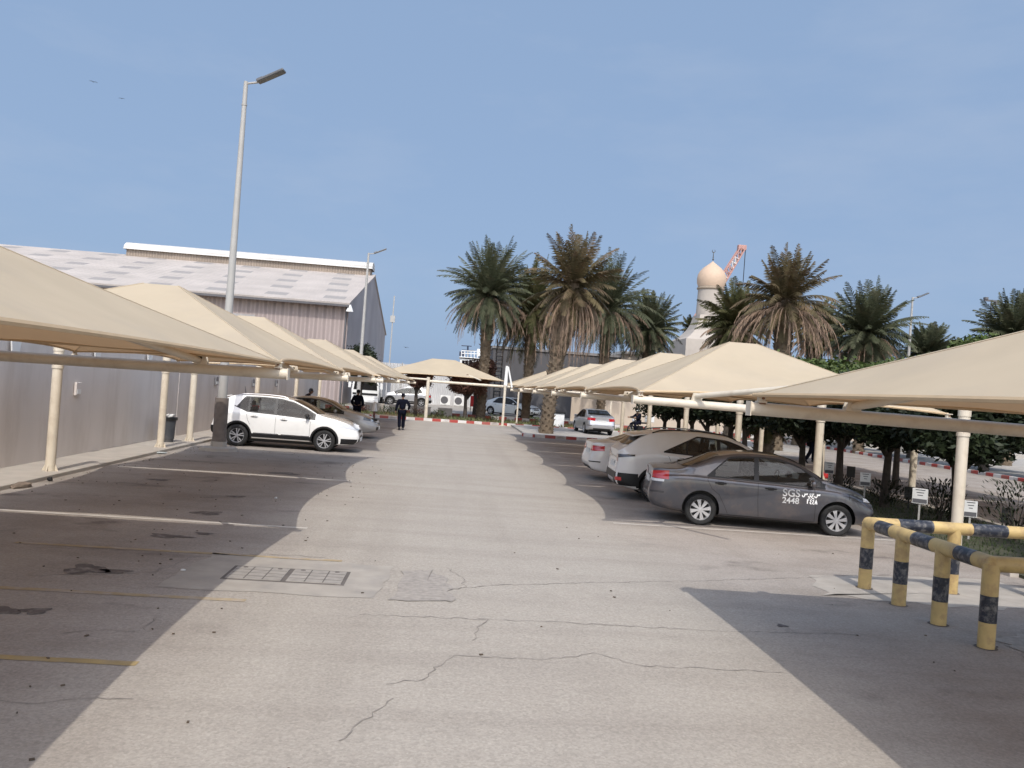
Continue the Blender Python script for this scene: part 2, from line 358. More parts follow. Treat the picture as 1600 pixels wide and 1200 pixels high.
def copy_tree(o, parent=None):
    c = o.copy(); C.objects.link(c); c.parent = parent
    for ch in kids(o): copy_tree(ch, c)
    return c
def dup(o, loc, rz=0, label=None, scale=None, group=None):
    c = copy_tree(o); c.location = loc; c.rotation_euler = (0, 0, rz)
    if label: c['label'] = label
    if scale: c.scale = scale if hasattr(scale, '__len__') else (scale,)*3
    if group: c['group'] = group
    return c
def structure(o): o['kind'] = 'structure'; return o
def sheet(name, pts, m, z=0):
    me = bpy.data.meshes.new(name); me.from_pydata([(x, y, z) for x, y in pts], [], [tuple(range(len(pts)))]); me.materials.append(m)
    o = bpy.data.objects.new(name, me); C.objects.link(o); return structure(o)
def rect(x0, x1, y0, y1): return [(x0, y0), (x1, y0), (x1, y1), (x0, y1)]
ORD = ['nearest', 'second', 'third', 'fourth', 'fifth', 'sixth', 'seventh', 'eighth', 'ninth', 'tenth', 'eleventh']

# ================================================================ SETTING
sheet('ground', rect(-900, 900, -300, 1500), M['sand'], -.012)
sheet('parking_lot', rect(-7.42, 9.0, -6, 52.6), M['asphalt'], 0)
sheet('cross_road', rect(-30, 40, 52.6, 53.1), M['road'], -.004)
# walkway slab along the wall
mb = MB(); mb.box(-8.62, -7.42, -6, 58, -.2, .075); structure(mb.build('walkway', M['concrete'], bevel=.012))
# right verge between the two lots, and the second lot
mb = MB(); mb.box(9.0, 12.55, 8, 43.4, -.2, .05); structure(mb.build('verge', M['grassb']))
mb = MB(); mb.box(8.85, 9.0, 12.6, 43.4, -.2, .10); mb.box(12.55, 12.7, 8, 43.4, -.2, .10); structure(mb.build('verge_edging', M['concrete'], bevel=.01))
mb = MB(); mb.box(9.0, 40, -6, 8, -.2, 0.0); structure(mb.build('apron', M['concrete']))
sheet('second_parking_lot', rect(12.7, 24.6, 8, 90), M['asphalt'].copy(), .002)
sheet('service_road', rect(24.9, 60, 8, 130), M['road'], .002)
def kerb(pts, h=.15, wd=.18, z0=0):
    for a, b in zip(pts[:-1], pts[1:]):
        a = Vector((*a, 0)); b = Vector((*b, 0)); L = (b-a).length
        mb = MB(); mb.box(0, L, -wd/2, wd/2, -.1, h)
        o = mb.build('kerb', M['kerb'], bevel=.02, loc=(a.x, a.y, z0)); o.rotation_euler = (0, 0, math.atan2(b.y-a.y, b.x-a.x)); structure(o)
kerb([(-8.4, 51.8), (-4.7, 53.2), (1.7, 54.4), (6.2, 55.0), (14, 54.9), (22, 55.0)])
kerb([(4.0, 44.3), (3.95, 43.4), (4.5, 43.15), (13.5, 43.9)])
kerb([(24.75, 12), (24.75, 62)])
kerb([(20, 62.2), (38, 62.2)])
kerb([(-9, 59.9), (24, 59.9)], h=.2, z0=.18)
mb = MB(); mb.box(4.1, 20, 44.0, 54.8, -.2, .10); structure(mb.build('island_paving', M['road']))
# planted strip and the slightly higher road behind
mb = MB(); v = [(-8.4, 51.9), (-4.7, 53.3), (1.7, 54.5), (6.2, 55.1), (22, 55.1), (22, 59.8), (-8.4, 59.8)]
mb.add([(x, y, .12) for x, y in v], [tuple(range(len(v)))]); structure(mb.build('planting_bed', M['soil']))
mb = MB(); mb.box(-60, 60, 60.0, 96, -.2, .32); structure(mb.build('far_road', M['road']))

# paint lines
for (x0, x1, y, mm) in [(-7.2, -2.0, 13.15, 'line'), (-7.2, -2.05, 19.5, 'line'), (-4.9, -1.9, 8.80, 'linef'), (-4.6, -2.25, 6.79, 'liney'), (-5.2, -1.2, 10.95, 'linef'),
                        (-7.0, -2.05, 32.0, 'line'), (-7.0, -2.05, 37.5, 'line'),
                        (3.2, 8.6, 15.62, 'line'), (3.6, 8.6, 22.4, 'line'), (3.8, 8.6, 28.6, 'line'), (4.0, 8.6, 31.9, 'line'), (4.3, 8.6, 36.0, 'line')]:
    n = 30; P = []
    ww = .055 if mm == 'line' else .05
    for i in range(n+1):
        x = x0+(x1-x0)*i/n; j = random.uniform(-.006, .006)
        P.append([(x, y-ww+j, .004), (x, y+ww+j, .004)])
    mb = MB(); mb.grid(P); structure(mb.build('bay_line', M[mm]))
for k in range(9):
    sheet('bay_line', rect(12.9, 17.9, 14.2+3.0*k, 14.31+3.0*k), M['line'], .007)
# repair patches round the drain covers
def ragged(pts, amp=.04, sub=7):
    out = []
    for a, b in zip(pts, pts[1:]+pts[:1]):
        for i in range(sub):
            t = i/sub; out.append((a[0]+(b[0]-a[0])*t+random.uniform(-amp, amp), a[1]+(b[1]-a[1])*t+random.uniform(-amp, amp)))
    return out
def ragsheet(name, pts, m, z, amp=.04):
    p = ragged(pts, amp); cx = sum(q[0] for q in p)/len(p); cy = sum(q[1] for q in p)/len(p)
    mb = MB(); mb.add([(cx, cy, z)]+[(x, y, z) for x, y in p], [(0, i+1, (i+1) % len(p)+1) for i in range(len(p))])
    return structure(mb.build(name, m))
ragsheet('concrete_patch', [(-2.9, 9.2), (-.65, 9.15), (-.5, 10.8), (-2.8, 10.95)], M['patch'], .004, .05)
ragsheet('tar_patch', [(-.45, 9.15), (.2, 9.2), (.15, 10.2), (-.05, 10.7), (-.4, 10.6)], M['tar'], .008, .045)
ragsheet('pale_pavement_patch', [(5.0, 10.6), (5.3, 11.9), (8.4, 12.2), (8.8, 10.4), (6.4, 10.35)], mat('pale_patch', (.372, .336, .292), .9, var=.15, scale=3, dirt=(.33, .30, .26), dscale=2, damt=.6, bump=.3), .004, .12)
ragsheet('tar_patch', [(6.0, 7.9), (7.9, 7.7), (8.3, 8.9), (6.9, 9.3), (6.1, 8.9)], M['tar'], .006, .10)
# cracks
def crack(px, wdt=.010, z=.005, jit=.03):
    pts = [gp(x, y) for x, y in px]; out = []
    for a, b in zip(pts[:-1], pts[1:]):
        L = (b-a).length; n = max(2, int(L/.07))
        for i in range(n): out.append(a.lerp(b, i/n)+Vector((random.uniform(-jit, jit), random.uniform(-jit, jit), 0)))
    P = []
    for i, p in enumerate(out):
        d = (out[min(i+1, len(out)-1)]-out[max(0, i-1)]).normalized(); s = Vector((-d.y, d.x, 0))*wdt*random.uniform(.25, 1.0)
        P.append([(p.x+s.x, p.y+s.y, z), (p.x-s.x, p.y-s.y, z)])
    mb = MB(); mb.grid(P); return structure(mb.build('pavement_crack', M['crack']))
crack([(690, 922), (770, 915), (900, 911), (1040, 909), (1250, 903), (1400, 897)], .008)
crack([(600, 1068), (665, 1062), (690, 1035), (710, 1025), (850, 1030), (930, 1022), (1000, 1040), (1110, 1046), (1240, 1052)], .007)
crack([(740, 1000), (748, 980), (760, 968), (730, 966)], .008)
crack([(530, 1160), (590, 1110), (615, 1085)], .007)
crack([(700, 888), (722, 904), (726, 918), (697, 922)], .006)
crack([(0, 1096), (60, 1098), (150, 1092), (230, 1096)], .006)
crack([(100, 990), (170, 985), (225, 988)], .006)
crack([(560, 960), (700, 966), (860, 972), (1100, 985), (1350, 992)], .007)
crack([(40, 900), (240, 895), (300, 870), (420, 866), (520, 872)], .008)
crack([(225, 985), (236, 972), (256, 962)], .005)

# ---- drain covers
dc = thing('drain_cover', 'pair of square iron covers in a pale concrete patch beside the lane shade edge', 'drain cover', (-1.68, 9.98, 0))
mb = MB(); mb.box(-.70, .66, -.33, .36, 0.001, .008); mb.build('surround', M['gap'], dc)
for x0 in (-.66, .01):
    mb = MB(); mb.box(x0, x0+.61, -.29, .32, .002, .014)
    lid = mb.build('lid', M['grate'], dc)
    mb = MB()
    for k in range(1, 3): mb.box(x0+.61*k/3-.007, x0+.61*k/3+.007, -.28, .31, .013, .0152)
    for k in range(1, 4): mb.box(x0+.01, x0+.60, -.29+.61*k/4-.005, -.29+.61*k/4+.005, .013, .0152)
    for sx in (.1, .5):
        mb.lathe([(.03, .013), (.03, .016)], (x0+sx, .28, 0), 10)
    mb.build('groove', M['gap'], lid)
# ================================================================ CANOPIES
def canopy(row, xp, xt, y0, y1, label, zc=2.46, za=3.62, ridge=.55, inset=.30, rise=.09, name='shade_canopy', group=None):
    s = 1 if xt > xp else -1
    xa, xb = min(xp, xt), max(xp, xt)
    cx = (xa+xb)/2; cy = (y0+y1)/2
    t = thing(name, label, 'canopy', (cx, cy, 0), 0, group)
    hx, hy = (xb-xa)/2, (y1-y0)/2
    K = 14; ring = []
    cs = [(-hx, -hy), (hx, -hy), (hx, hy), (-hx, hy)]
    for i in range(4):
        a, b = cs[i], cs[(i+1) % 4]
        for k in range(K):
            u = k/K; x = a[0]+(b[0]-a[0])*u; y = a[1]+(b[1]-a[1])*u
            q = 4*u*(1-u)
            nx, ny = (0, 1) if i == 0 else (-1, 0) if i == 1 else (0, -1) if i == 2 else (1, 0)
            ins = inset*(hy if i % 2 else hx)/3.0
            x += nx*ins*q; y += ny*ins*q; z = zc + rise*q
            ring.append(Vector((x, y, z)))
    n = len(ring); top = []
    for p in ring:
        rx = max(-ridge/2, min(ridge/2, p.x*.25))
        top.append(Vector((rx, 0, za)))
    J = 9; rows = []
    rr_ = random.Random(int(xp*100+y0*10)).uniform(0, 6)
    for j in range(J+1):
        v = j/J; row_ = []
        for i in range(n+1):
            a = ring[i % n]; b = top[i % n]; p = a.lerp(b, v); u = (i % K)/K
            p = p.copy(); p.z -= .055*math.sin(PI*v)*(.2+.8*math.sin(PI*u))   # anticlastic sag
            p.z += .011*math.sin(u*6*PI+rr_)*(1-v)*math.sin(PI*u)+.006*math.sin(v*7+u*9+rr_)*math.sin(PI*v)*math.sin(PI*u)
            row_.append(p)
        rows.append(row_)
    mb = MB(); mb.grid(rows)
    f = mb.build('fabric', M['canvas'], t, smooth=True)
    f.data.set_sharp_from_angle(angle=R(9))
    mb = MB()
    mb.tube([p for p in ring]+[ring[0]], .022, 6, caps=False); mb.build('hem', M['hem'], t, smooth=True)
    for i in range(4):
        mb = MB(); mb.tube([rows[j][i*K]+Vector((0, 0, .002)) for j in range(J+1)], .009, 5); mb.build('seam', M['canvas'], f, smooth=True)
    mb = MB(); mb.tube([(-ridge/2, 0, za-.12), (ridge/2, 0, za-.12)], .04, 8)
    for sy in (-1, 1):
        mb.tube([(s*.62*hx, sy*hy, zc-.05), (s*.62*hx*.5, sy*hy*.5, (zc+za)/2-.22), (ridge/2*s, 0, za-.16)], .045, 10)
    mb.build('ridge_strut', M['cream'], t, smooth=True)
    return t
def frame(xp, xt, y, label, zb=2.36, group=None, ht=2.56):
    s = 1 if xt > xp else -1
    L = abs(xt-xp)
    t = thing('carport_frame', label, 'carport frame', (xp, y, 0), 0 if s > 0 else PI, group)
    mb = MB(); mb.tube([(0, 0, 0.02), (0, 0, ht)], .095, 20); mb.tube([(0, 0, ht-.12), (0, 0, ht+.004)], .105, 20); mb.tube([(0, 0, 2.10), (0, 0, 2.16)], .11, 20)
    mb.build('post', M['cream'], t, smooth=True)
    mb = MB(); mb.box(-.19, .19, -.19, .19, .005, .03)
    for a in range(4):
        c, s_ = math.cos(a*PI/2), math.sin(a*PI/2)
        P = [(.09, .03), (.18, .03), (.09, .22)]
        v = []
        for yy in (-.006, .006):
            for q, z in P: v.append((q*c-yy*s_, q*s_+yy*c, z))
        mb.add(v, [(0, 1, 2), (5, 4, 3), (0, 3, 4, 1), (1, 4, 5, 2), (2, 5, 3, 0)])
    for a in ((.15, .15), (-.15, .15), (.15, -.15), (-.15, -.15)): mb.lathe([(.016, .03), (.016, .055)], (*a, 0), 8)
    mb.build('base_plate', M['cream'], t)
    mb = MB(); mb.tube([(.08, 0, zb-.09), (L+.1, 0, zb-.04)], .068, 20); 
    mb.build('beam', M['cream'], t, smooth=True)
    mb = MB(); mb.box(L+.101, L+.112, -.072, .072, zb-.115, zb+.035); mb.build('end_cap', M['cream'], t)
    for x in (.30, L-.02):
        mb = MB(); mb.box(x-.045, x+.045, -.05, .05, zb+.025, zb+.042); mb.tube([(x, 0, zb-.02), (x, 0, zb+.105)], .042, 10); mb.box(x-.055, x+.055, -.06, .06, zb+.095, zb+.107)
        b = mb.build('corner_bracket', M['cream'], t, smooth=True)
        mb = MB(); mb.box(x-.03, x+.03, -.052, .052, zb+.012, zb+.024); mb.lathe([(.012, -.07), (.012, .07)], (x, 0, zb+.07), 8, 'y'); mb.build('bolt', M['rust'], b)
    for sy in (-1, 1):
        mb = MB(); xx = L-.98
        mb.prism([(xx-.09, zb-.01), (xx+.09, zb-.01), (xx+.05, zb+.14), (xx-.05, zb+.14)], sy*.035-.006, sy*.035+.006); 
        b = mb.build('brace_lug', M['cream'], t); mb = MB(); mb.lathe([(.018, -.05), (.018, .05)], (xx, 0, zb+.09), 8, 'y'); mb.build('bolt', M['rust'], b)
    return t
GL = 'beige fabric canopies over the left parking row'; GLF = 'cream cantilever frames of the left parking row'
XPL, XTL = -7.72, -2.16
LB = [2.0, 11.0, 17.4, 23.8]; LB2 = [26.4, 35.0, 43.7, 51.5]
k = 0
for a, b in list(zip(LB[:-1], LB[1:]))+list(zip(LB2[:-1], LB2[1:])):
    canopy('L', XPL+.30, XTL, a, b, '%s beige canopy of the left row, hung before the grey wall' % (['nearest and largest', 'second', 'third', 'fourth', 'fifth', 'farthest'][k]), group=GL, za=3.5 if k == 0 else 3.62, rise=.04 if k == 0 else .09, inset=.12 if k == 0 else .30)
    k += 1
for i, y in enumerate(LB+LB2):
    frame(XPL, XTL, y, ['near left cream frame mostly outside the left edge of the photo', 'cream frame whose long beam crosses the left edge in front of the grey wall', 'cream frame with its post at the left, nearest to the stray cloth on the walkway',
       'cream frame with the black bin behind its post', 'cream frame with half sunlit post right of the black bin', 'cream frame with its post behind the white crossover', 'cream frame with its post behind the silver grey sedan', 'farthest cream frame of the left row beside the planting bed'][i], group=GLF)
GR = 'beige fabric canopies over the right parking row'; GRF = 'cream cantilever frames of the right parking row'
XPR, XTR = 8.85, 3.16
RB = [14.05, 19.7, 25.4, 31.2, 37.0, 42.8]
k = 0
canopy('R', XPR-.30, XTR-.06, .4, 8.5, 'beige canopy at the right edge of the photo, nearest of the right row', group=GR, rise=.02, inset=.09)
for a, b in zip(RB[:-1], RB[1:]):
    canopy('R', XPR-.30, XTR, a, b, ['beige canopy with bright yellow near face over the white crossover behind the grey sedan', 'beige canopy right behind the bright faced one of the right row', 'third from the far end beige canopy of the right row', 'last but one beige canopy of the right row, left of the beige building',
        'farthest beige canopy of the right row, behind the big leaning palm'][k], group=GR); k += 1
for i, y in enumerate([.4, 8.5]+RB):
    frame(XPR, XTR, y, ['cream frame of the right row outside the photo beyond the striped railing', 'cream frame whose long beam runs out of the right edge above the striped railing', 'cream frame with the thick white post beside the striped railing', 'cream frame with its post behind the grey sedan bonnet', 'cream frame with its post above the white crossover roof',
       'cream frame with its post between the clipped trees left of the thick trunk', 'cream frame near the parked motorcycle', 'farthest cream frame of the right row beside the silver sedan seen from behind'][i], group=GRF)
# loose diagonal strut on the open bay between the first two right canopies
mb = MB(); mb.tube([(4.13, 14.0, 2.45), at(1232, 607, 12.4)], .045, 12); tag(mb.build('loose_strut', M['cream'], smooth=True), 'cream diagonal pipe rising from the beam over the open bay before the grey sedan', 'pipe strut')
# second row of canopies behind the trees on the right
SB = [11.2, 17.0, 22.8, 28.6, 34.4, 40.2]
for i, (a, b) in enumerate(zip(SB[:-1], SB[1:])):
    canopy('S', 12.98+.25, 18.4, a, b, '%s beige canopy of the second lot hidden behind the clipped trees' % ORD[i], group='beige canopies over the second lot', za=3.35)
for i, y in enumerate(SB):
    frame(12.98, 18.4, y, '%s cream frame of the second lot behind the verge trees' % ORD[i], group='cream frames of the second lot')
# canopy facing the camera at the far end
GF = 'beige canopies at the far end of the lot'
canopy('F', -4.6, 3.5, 55.0, 60.6, 'beige canopy standing crosswise at the far end beyond the walking man', zc=2.85, za=4.05, ridge=1.5, group=GF, inset=.45)
ff = thing('carport_frame', 'long cream frame with tall post under the far crosswise canopy', 'carport frame', (-1.4, 54.9, 0), 0, 'cream frames at the far end')
mb = MB(); mb.tube([(0, 0, 0), (0, 0, 2.75)], .11, 16); mb.build('post', M['cream'], ff, smooth=True)
mb = MB(); mb.tube([(.1, 0, 2.5), (5.3, 0, 2.5)], .085, 14); mb.build('beam', M['cream'], ff, smooth=True)
mb = MB(); mb.tube([(-2.6, 0, 2.6), (0, 0, 2.6)], .06, 12); mb.build('side_beam', M['cream'], ff, smooth=True)
aa = thing('guard_post', 'pale post with a narrow A-shaped top between the far canopies', 'post', (3.5, 54.0, 0))
mb = MB(); mb.tube([(0, 0, 0), (0, 0, 2.6)], .085, 14); mb.tube([(0, 0, 0), (0, 0, .04)], .2, 14); mb.build('pole', M['cream'], aa, smooth=True)
mb = MB(); mb.prism([(-.10, 2.55), (.12, 2.55), (.09, 3.82), (-.05, 3.82)], -.05, .05); mb.build('upright', M['white'], aa)
mb = MB(); mb.obox((.27, 0, 3.12), (.05, 0, 0.01), (0, .04, 0), (-.17, 0, .66)); mb.build('diagonal', M['white'], aa)
canopy('F', 3.7, 11.0, 55.6, 61.0, 'beige canopy of the far end right of the A-topped post', zc=2.62, za=3.9, ridge=1.2, group=GF, inset=.4)
ff2 = thing('carport_frame', 'cream frame under the far canopy right of the A-topped post', 'carport frame', (4.55, 56.0, 0), 0, 'cream frames at the far end')
mb = MB(); mb.tube([(0, 0, 0), (0, 0, 2.6)], .06, 12); mb.build('post', M['cream'], ff2, smooth=True)
mb = MB(); mb.tube([(.05, 0, 2.45), (6.2, 0, 2.45)], .07, 12); mb.build('beam', M['cream'], ff2, smooth=True)
mb = MB(); mb.tube([(6.2, 0, 0), (6.2, 0, 2.6)], .07, 12); mb.build('post', M['cream'], ff2, smooth=True)

# ================================================================ WALL
wl = thing('boundary_wall', 'long grey panelled wall behind the left parking row', 'wall', (-8.62, 0, 0))
mb = MB()
yy = -6.0
edges = [-6, 1, 8, 15, 22.6, 27.9, 33.2, 38.5, 43.8, 49.1, 54.4, 58]
for a, b in zip(edges[:-1], edges[1:]):
    o = random.uniform(-.012, .012); mb.box(-.2+o, o, a+.012, b-.012, 0, 2.62)
mb.build('panel', M['wall'], wl, bevel=.006)
mb = MB(); mb.box(-.19, -.03, -6, 58, 0, 2.60); mb.build('joint', mat('joint_sealant', (.05, .045, .04), .9), wl)
for i, (px, py) in enumerate([(20, 535), (148, 553), (232, 560), (341, 566), (380, 570), (430, 575)]):  # white plates added to stand for bright wall patches of unknown cause
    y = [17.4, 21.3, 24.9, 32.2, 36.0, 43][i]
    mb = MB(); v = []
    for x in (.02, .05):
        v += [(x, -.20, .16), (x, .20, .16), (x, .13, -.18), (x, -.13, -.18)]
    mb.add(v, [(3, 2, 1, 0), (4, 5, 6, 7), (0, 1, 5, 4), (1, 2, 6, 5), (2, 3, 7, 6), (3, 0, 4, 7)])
    tag(mb.build('bright_patch_plate', M['white'], bevel=.004, loc=(-8.58, y, 2.47)), 'white tapered plate for a bright patch near the wall top, %s' % ['at the left edge of the photo', 'right of the nearest full post', 'left of the post with the bin', 'left of the street lamp', 'right of the street lamp', 'farthest along the wall'][i], 'wall bracket', 'white tapered plates on the grey wall')
def wallbox(y, z, w, h, label, col):
    t = thing('meter_box', label, 'meter box', (-8.60, y, z), 0, 'small boxes on the grey wall')
    mb = MB(); mb.box(0, .06, -w/2, w/2, -h/2, h/2); mb.build('box', col, t, bevel=.008)
    mb = MB(); mb.box(.06, .068, -w/2+.03, w/2-.03, -h/2+.03, -.01); mb.build('cover', M['white'], t)
wallbox(20.4, 1.62, .26, .30, 'small grey meter box on the wall right of the first full post', M['wall'])
wallbox(32.1, 1.86, .3, .30, 'small dark grey box on the wall behind the street lamp', mat('grey_box', (.15, .15, .16), .5))
wallbox(38.0, 1.8, .3, .32, 'small grey box on the wall above the white crossover', mat('grey_box', (.15, .15, .16), .5))
wallbox(43.0, 1.8, .3, .32, 'small grey box on the wall beside the stooping man', mat('grey_box', (.15, .15, .16), .5))

# bin
bn = thing('waste_bin', 'grey black round bin full of litter behind a cream post', 'bin', (-8.12, 25.6, .075))
mb = MB(); mb.lathe([(.16, 0), (.17, .01), (.215, .66), (.235, .67), (.235, .71), (.215, .71), (.19, .1)], seg=28, caps=True); mb.build('tub', mat('bin_plastic', (.055, .06, .068), .4, var=.15, dirt=(.2, .18, .16), damt=.4), bn, smooth=True)
mb = MB(); mb.lathe([(.238, .64), (.25, .65), (.25, .72), (.238, .73)], seg=28); mb.build('rim', M['dark'], bn, smooth=True)
mb = MB()
for i in range(7):
    a = random.uniform(0, 6.28); r = random.uniform(0, .12); mb.obox((r*math.cos(a), r*math.sin(a), .74+random.uniform(0, .05)), (.07, random.uniform(-.03, .03), .02), (0, .06, random.uniform(-.02, .02)), (.01, 0, .03))
mb.build('litter', M['boardw'], bn, bevel=.01)

# ================================================================ STREET LAMPS
def lamp(loc, rz, label, h=10.2, stub=True, double=False):
    t = thing('street_lamp', label, 'street lamp', loc, rz, 'street lamps around the lot')
    mb = MB(); mb.tube([(0, 0, .1), (0, 0, 2), (0, 0, h)], [.145, .125, .062], 20); mb.tube([(0, 0, h), (0, 0, h+.14)], .06, 12); mb.tube([(0, 0, h-.55), (0, 0, h-.5)], .078, 20)
    mb.build('pole', M['poleg'], t, smooth=True)
    if stub:
        mb = MB(); mb.tube([(0, 0, 0), (0, 0, 1.5)], .19, 24); mb.build('collar', mat('weathered_concrete', (.185, .155, .135), .9, var=.2, scale=6, bump=.3), t, smooth=True)
        mb = MB(); mb.lathe([(.55, 0), (.52, .09), (.24, .12), (.22, .26)], seg=10); mb.build('footing', M['concrete'], t)
    mb = MB(); mb.tube([(0, 0, h+.08), (.38, 0, h+.14)], .03, 10); mb.build('arm', M['poleg'], t, smooth=True)
    c = Vector((.72, 0, h+.33)); d = Vector((.9, 0, .44)).normalized(); up = Vector((-d.z, 0, d.x))
    mb = MB(); mb.obox(c, d*.42, (0, .14, 0), up*.035); mb.obox(c-d*.32+up*.04, d*.10, (0, .09, 0), up*.035); hd = mb.build('luminaire', mat('lamp_housing', (.10, .10, .105), .45, var=.1), t, bevel=.02)
    mb = MB(); mb.obox(c-up*.038+d*.04, d*.34, (0, .115, 0), up*.006); mb.build('lens', mat('lamp_lens', (.05, .055, .06), .1), hd)
    return t
lamp((-6.43, 24.8, 0), R(-8), 'tall grey street lamp with weathered concrete collar beside the white crossover', h=10.42)
lamp((-5.75, 54.6, 0), R(8), 'slim grey street lamp in front of the warehouse gable', stub=False)
lamp((29.9, 54, 0), R(5), 'grey street lamp rising behind the right canopies between date palms', stub=False)
lamp((52.5, 105, 0), R(170), 'small distant lamp mast near the right edge of the photo', h=13.5, stub=False)

# ================================================================ WAREHOUSE
WX, WY, WE, WR, WYR, WYF = -7.9, 64.0, 7.85, 12.2, 81.9, 99.5
wh = thing('warehouse', 'large warehouse with pale sheet roof and brown grey ribbed wall', 'warehouse', (0, 0, 0))
mb = MB(); mb.box(-75, WX, WY, WY+.3, 0, WE-.25); mb.build('front_wall', M['cladding'], wh)
mb = MB(); mb.add([(WX+.01, WY+.02, 0), (WX+.01, WYF, 0), (WX+.01, WYF, WE), (WX+.01, WYR, WR-.05), (WX+.01, WY+.02, WE-.1)], [(0, 1, 2, 3, 4)]); mb.build('gable_wall', M['gable'], wh)
mb = MB(); mb.box(-75, WX-.3, WYF-.3, WYF, 0, WE); mb.build('rear_wall', M['cladding'], wh)
sl_ = math.hypot(WYR-WY+.7, WR-WE+.15)
ang = math.atan2(WR-WE+.15, WYR-WY+.7)
rf = MB(); rf.box(-75, WX+.12, 0, sl_, 0, .12); rfo = rf.build('roof', M['roof'], wh, loc=(0, WY-.7, WE-.15)); rfo.rotation_euler = (ang, 0, 0)
rf = MB(); rf.box(-75, WX+.12, 0, sl_, 0, .12); rfo = rf.build('roof', M['roof'], wh, loc=(0, WYF+.5, WE-.15)); rfo.rotation_euler = (PI-ang, 0, 0)
rm = MB(); rm.box(-30.6, WX-.35, WYR-1.0, WYR+1.0, WR-.35, WR+.55); rmo = rm.build('ridge_vent', M['monitorb'], wh)
rm = MB(); 
P = []
for a in range(9):
    q = PI*a/8; P.append([(x, WYR-1.25*math.cos(q), WR+.50+.75*math.sin(q)) for x in (-30.8, WX-.15)])
rm.grid(P); rm.add([p[1] for p in P], [tuple(range(9))]); rm.add([p[0] for p in P], [tuple(range(9))]); rm.build('vent_hood', M['monitor'], rmo, smooth=True)
mb = MB(); a, b = at(362, 489, WY), at(398, 505, WY); mb.box(a.x, b.x, WY-.05, WY+.02, a.z-1.2, a.z); mb.build('panel_door', mat('door_grey', (.30, .285, .28), .6), wh, bevel=.01)
q = at(548, 482, WY); mb = MB(); mb.lathe([(.28, -.28), (.12, .12), (.05, .2)], (q.x, WY-.55, q.z), 14); mb.tube([(q.x, WY-.55, q.z+.2), (q.x, WY, q.z+.25)], .04, 8); mb.build('wall_lamp', M['white'], wh, smooth=True)
mb = MB(); mb.tube([(WX-.15, WY-.12, 0), (WX-.15, WY-.12, WE-.3)], .07, 8); mb.build('downpipe', M['greyb'], wh)
mb = MB(); mb.box(-75, WX+.1, WY-.78, WY-.66, WE-.32, WE-.16); mb.build('gutter', M['greyb'], wh)

# grey building, beige building
gb = thing('grey_building', 'dark grey flat roofed building behind the palm cluster', 'building', (0, 0, 0))
mb = MB(); mb.box(3.35, 13.9, 70, 90, 0, 5.65); mb.build('wall', M['greyb'], gb)
mb = MB(); mb.box(3.25, 13.99, 69.9, 90.1, 5.65, 5.85); mb.build('roof_edge', mat('roof_edge_grey', (.25, .24, .24), .8), gb)
for xx in (9.0, 11.2):
    mb = MB(); mb.box(xx, xx+1.3, 69.93, 69.99, 3.0, 4.1); f = mb.build('window', M['white'], gb); mb = MB(); mb.box(xx+.08, xx+1.22, 69.91, 69.928, 3.08, 4.02); mb.build('pane', M['glass'], f)
mb = MB()
for xx in (3.62, 4.12): mb.tube([(xx, 69.6, .4), (xx, 69.6, 6.4)], .05, 8)
for i in range(18): mb.tube([(3.62, 69.6, .7+i*.32), (4.12, 69.6, .7+i*.32)], .03, 6)
for i in range(5): mb.tube([(3.62, 69.6, 2.2+i*.95), (3.6, 69.1, 2.2+i*.95), (4.12, 69.1, 2.2+i*.95), (4.12, 69.6, 2.2+i*.95)], .03, 6)
tag(mb.build('ladder', M['dark']), 'dark caged ladder fixed to the left end of the grey building', 'ladder')
bb = thing('beige_building', 'low beige building with a thin parapet right of the palm cluster', 'building', (0, 0, 0))
mb = MB(); mb.box(14.05, 19.4, 70, 88, 0, 6.0); mb.build('wall', M['stone'], bb)
mb = MB(); mb.box(13.95, 19.6, 69.8, 88.2, 6.0, 6.22); mb.build('parapet', mat('pale_parapet', (.60, .55, .48), .8), bb)
mb = MB(); mb.box(16.1, 17.0, 71, 73, 6.22, 6.6); mb.build('roof_unit', M['white'], bb, bevel=.03)
lw = thing('pale_wall', 'pale rendered wall under the far right canopies', 'wall', (0, 0, 0))
mb = MB(); mb.box(9.2, 34, 63.6, 63.9, 0, 3.0); mb.build('panel', M['stone'], lw); mb = MB(); mb.box(9.15, 34.05, 63.55, 63.95, 3.0, 3.1); mb.build('coping', M['white'], lw)

# mosque tower
mq = thing('minaret', 'beige minaret with onion dome and crescent finial left of the crane', 'tower', (27.25, 90, 0))
mb = MB(); mb.lathe([(1.50, 9.0), (1.42, 11.5), (1.36, 14.6)], seg=28); mb.build('shaft', M['tower'], mq, smooth=True)
mb = MB(); mb.lathe([(1.42, 14.6), (1.50, 14.68), (1.50, 14.8), (1.40, 14.86), (1.40, 14.95)], seg=32); mb.build('cornice', mat('cornice_brown', (.30, .24, .18), .8), mq, smooth=True)  # cornice in a darker brown than the shaft
mb = MB(); mb.lathe([(1.40, 14.95), (1.52, 15.3), (1.56, 15.75), (1.50, 16.2), (1.30, 16.6), (.95, 17.0), (.5, 17.35), (.15, 17.62), (.02, 17.75)], seg=36); mb.build('dome', mat('dome_peach', (.52, .385, .28), .7, var=.04), mq, smooth=True)
mb = MB(); mb.tube([(0, 0, 17.7), (0, 0, 18.75)], .035, 8)
for z, r in ((17.95, .10), (18.2, .08), (18.42, .06)): mb.lathe([(.01, z-r), (r*.8, z-r*.5), (r, z), (r*.8, z+r*.5), (.01, z+r)], seg=12)
pts = [(.16*math.cos(a), 0, 18.85+.16*math.sin(a)) for a in np.linspace(R(120), R(420), 14)]
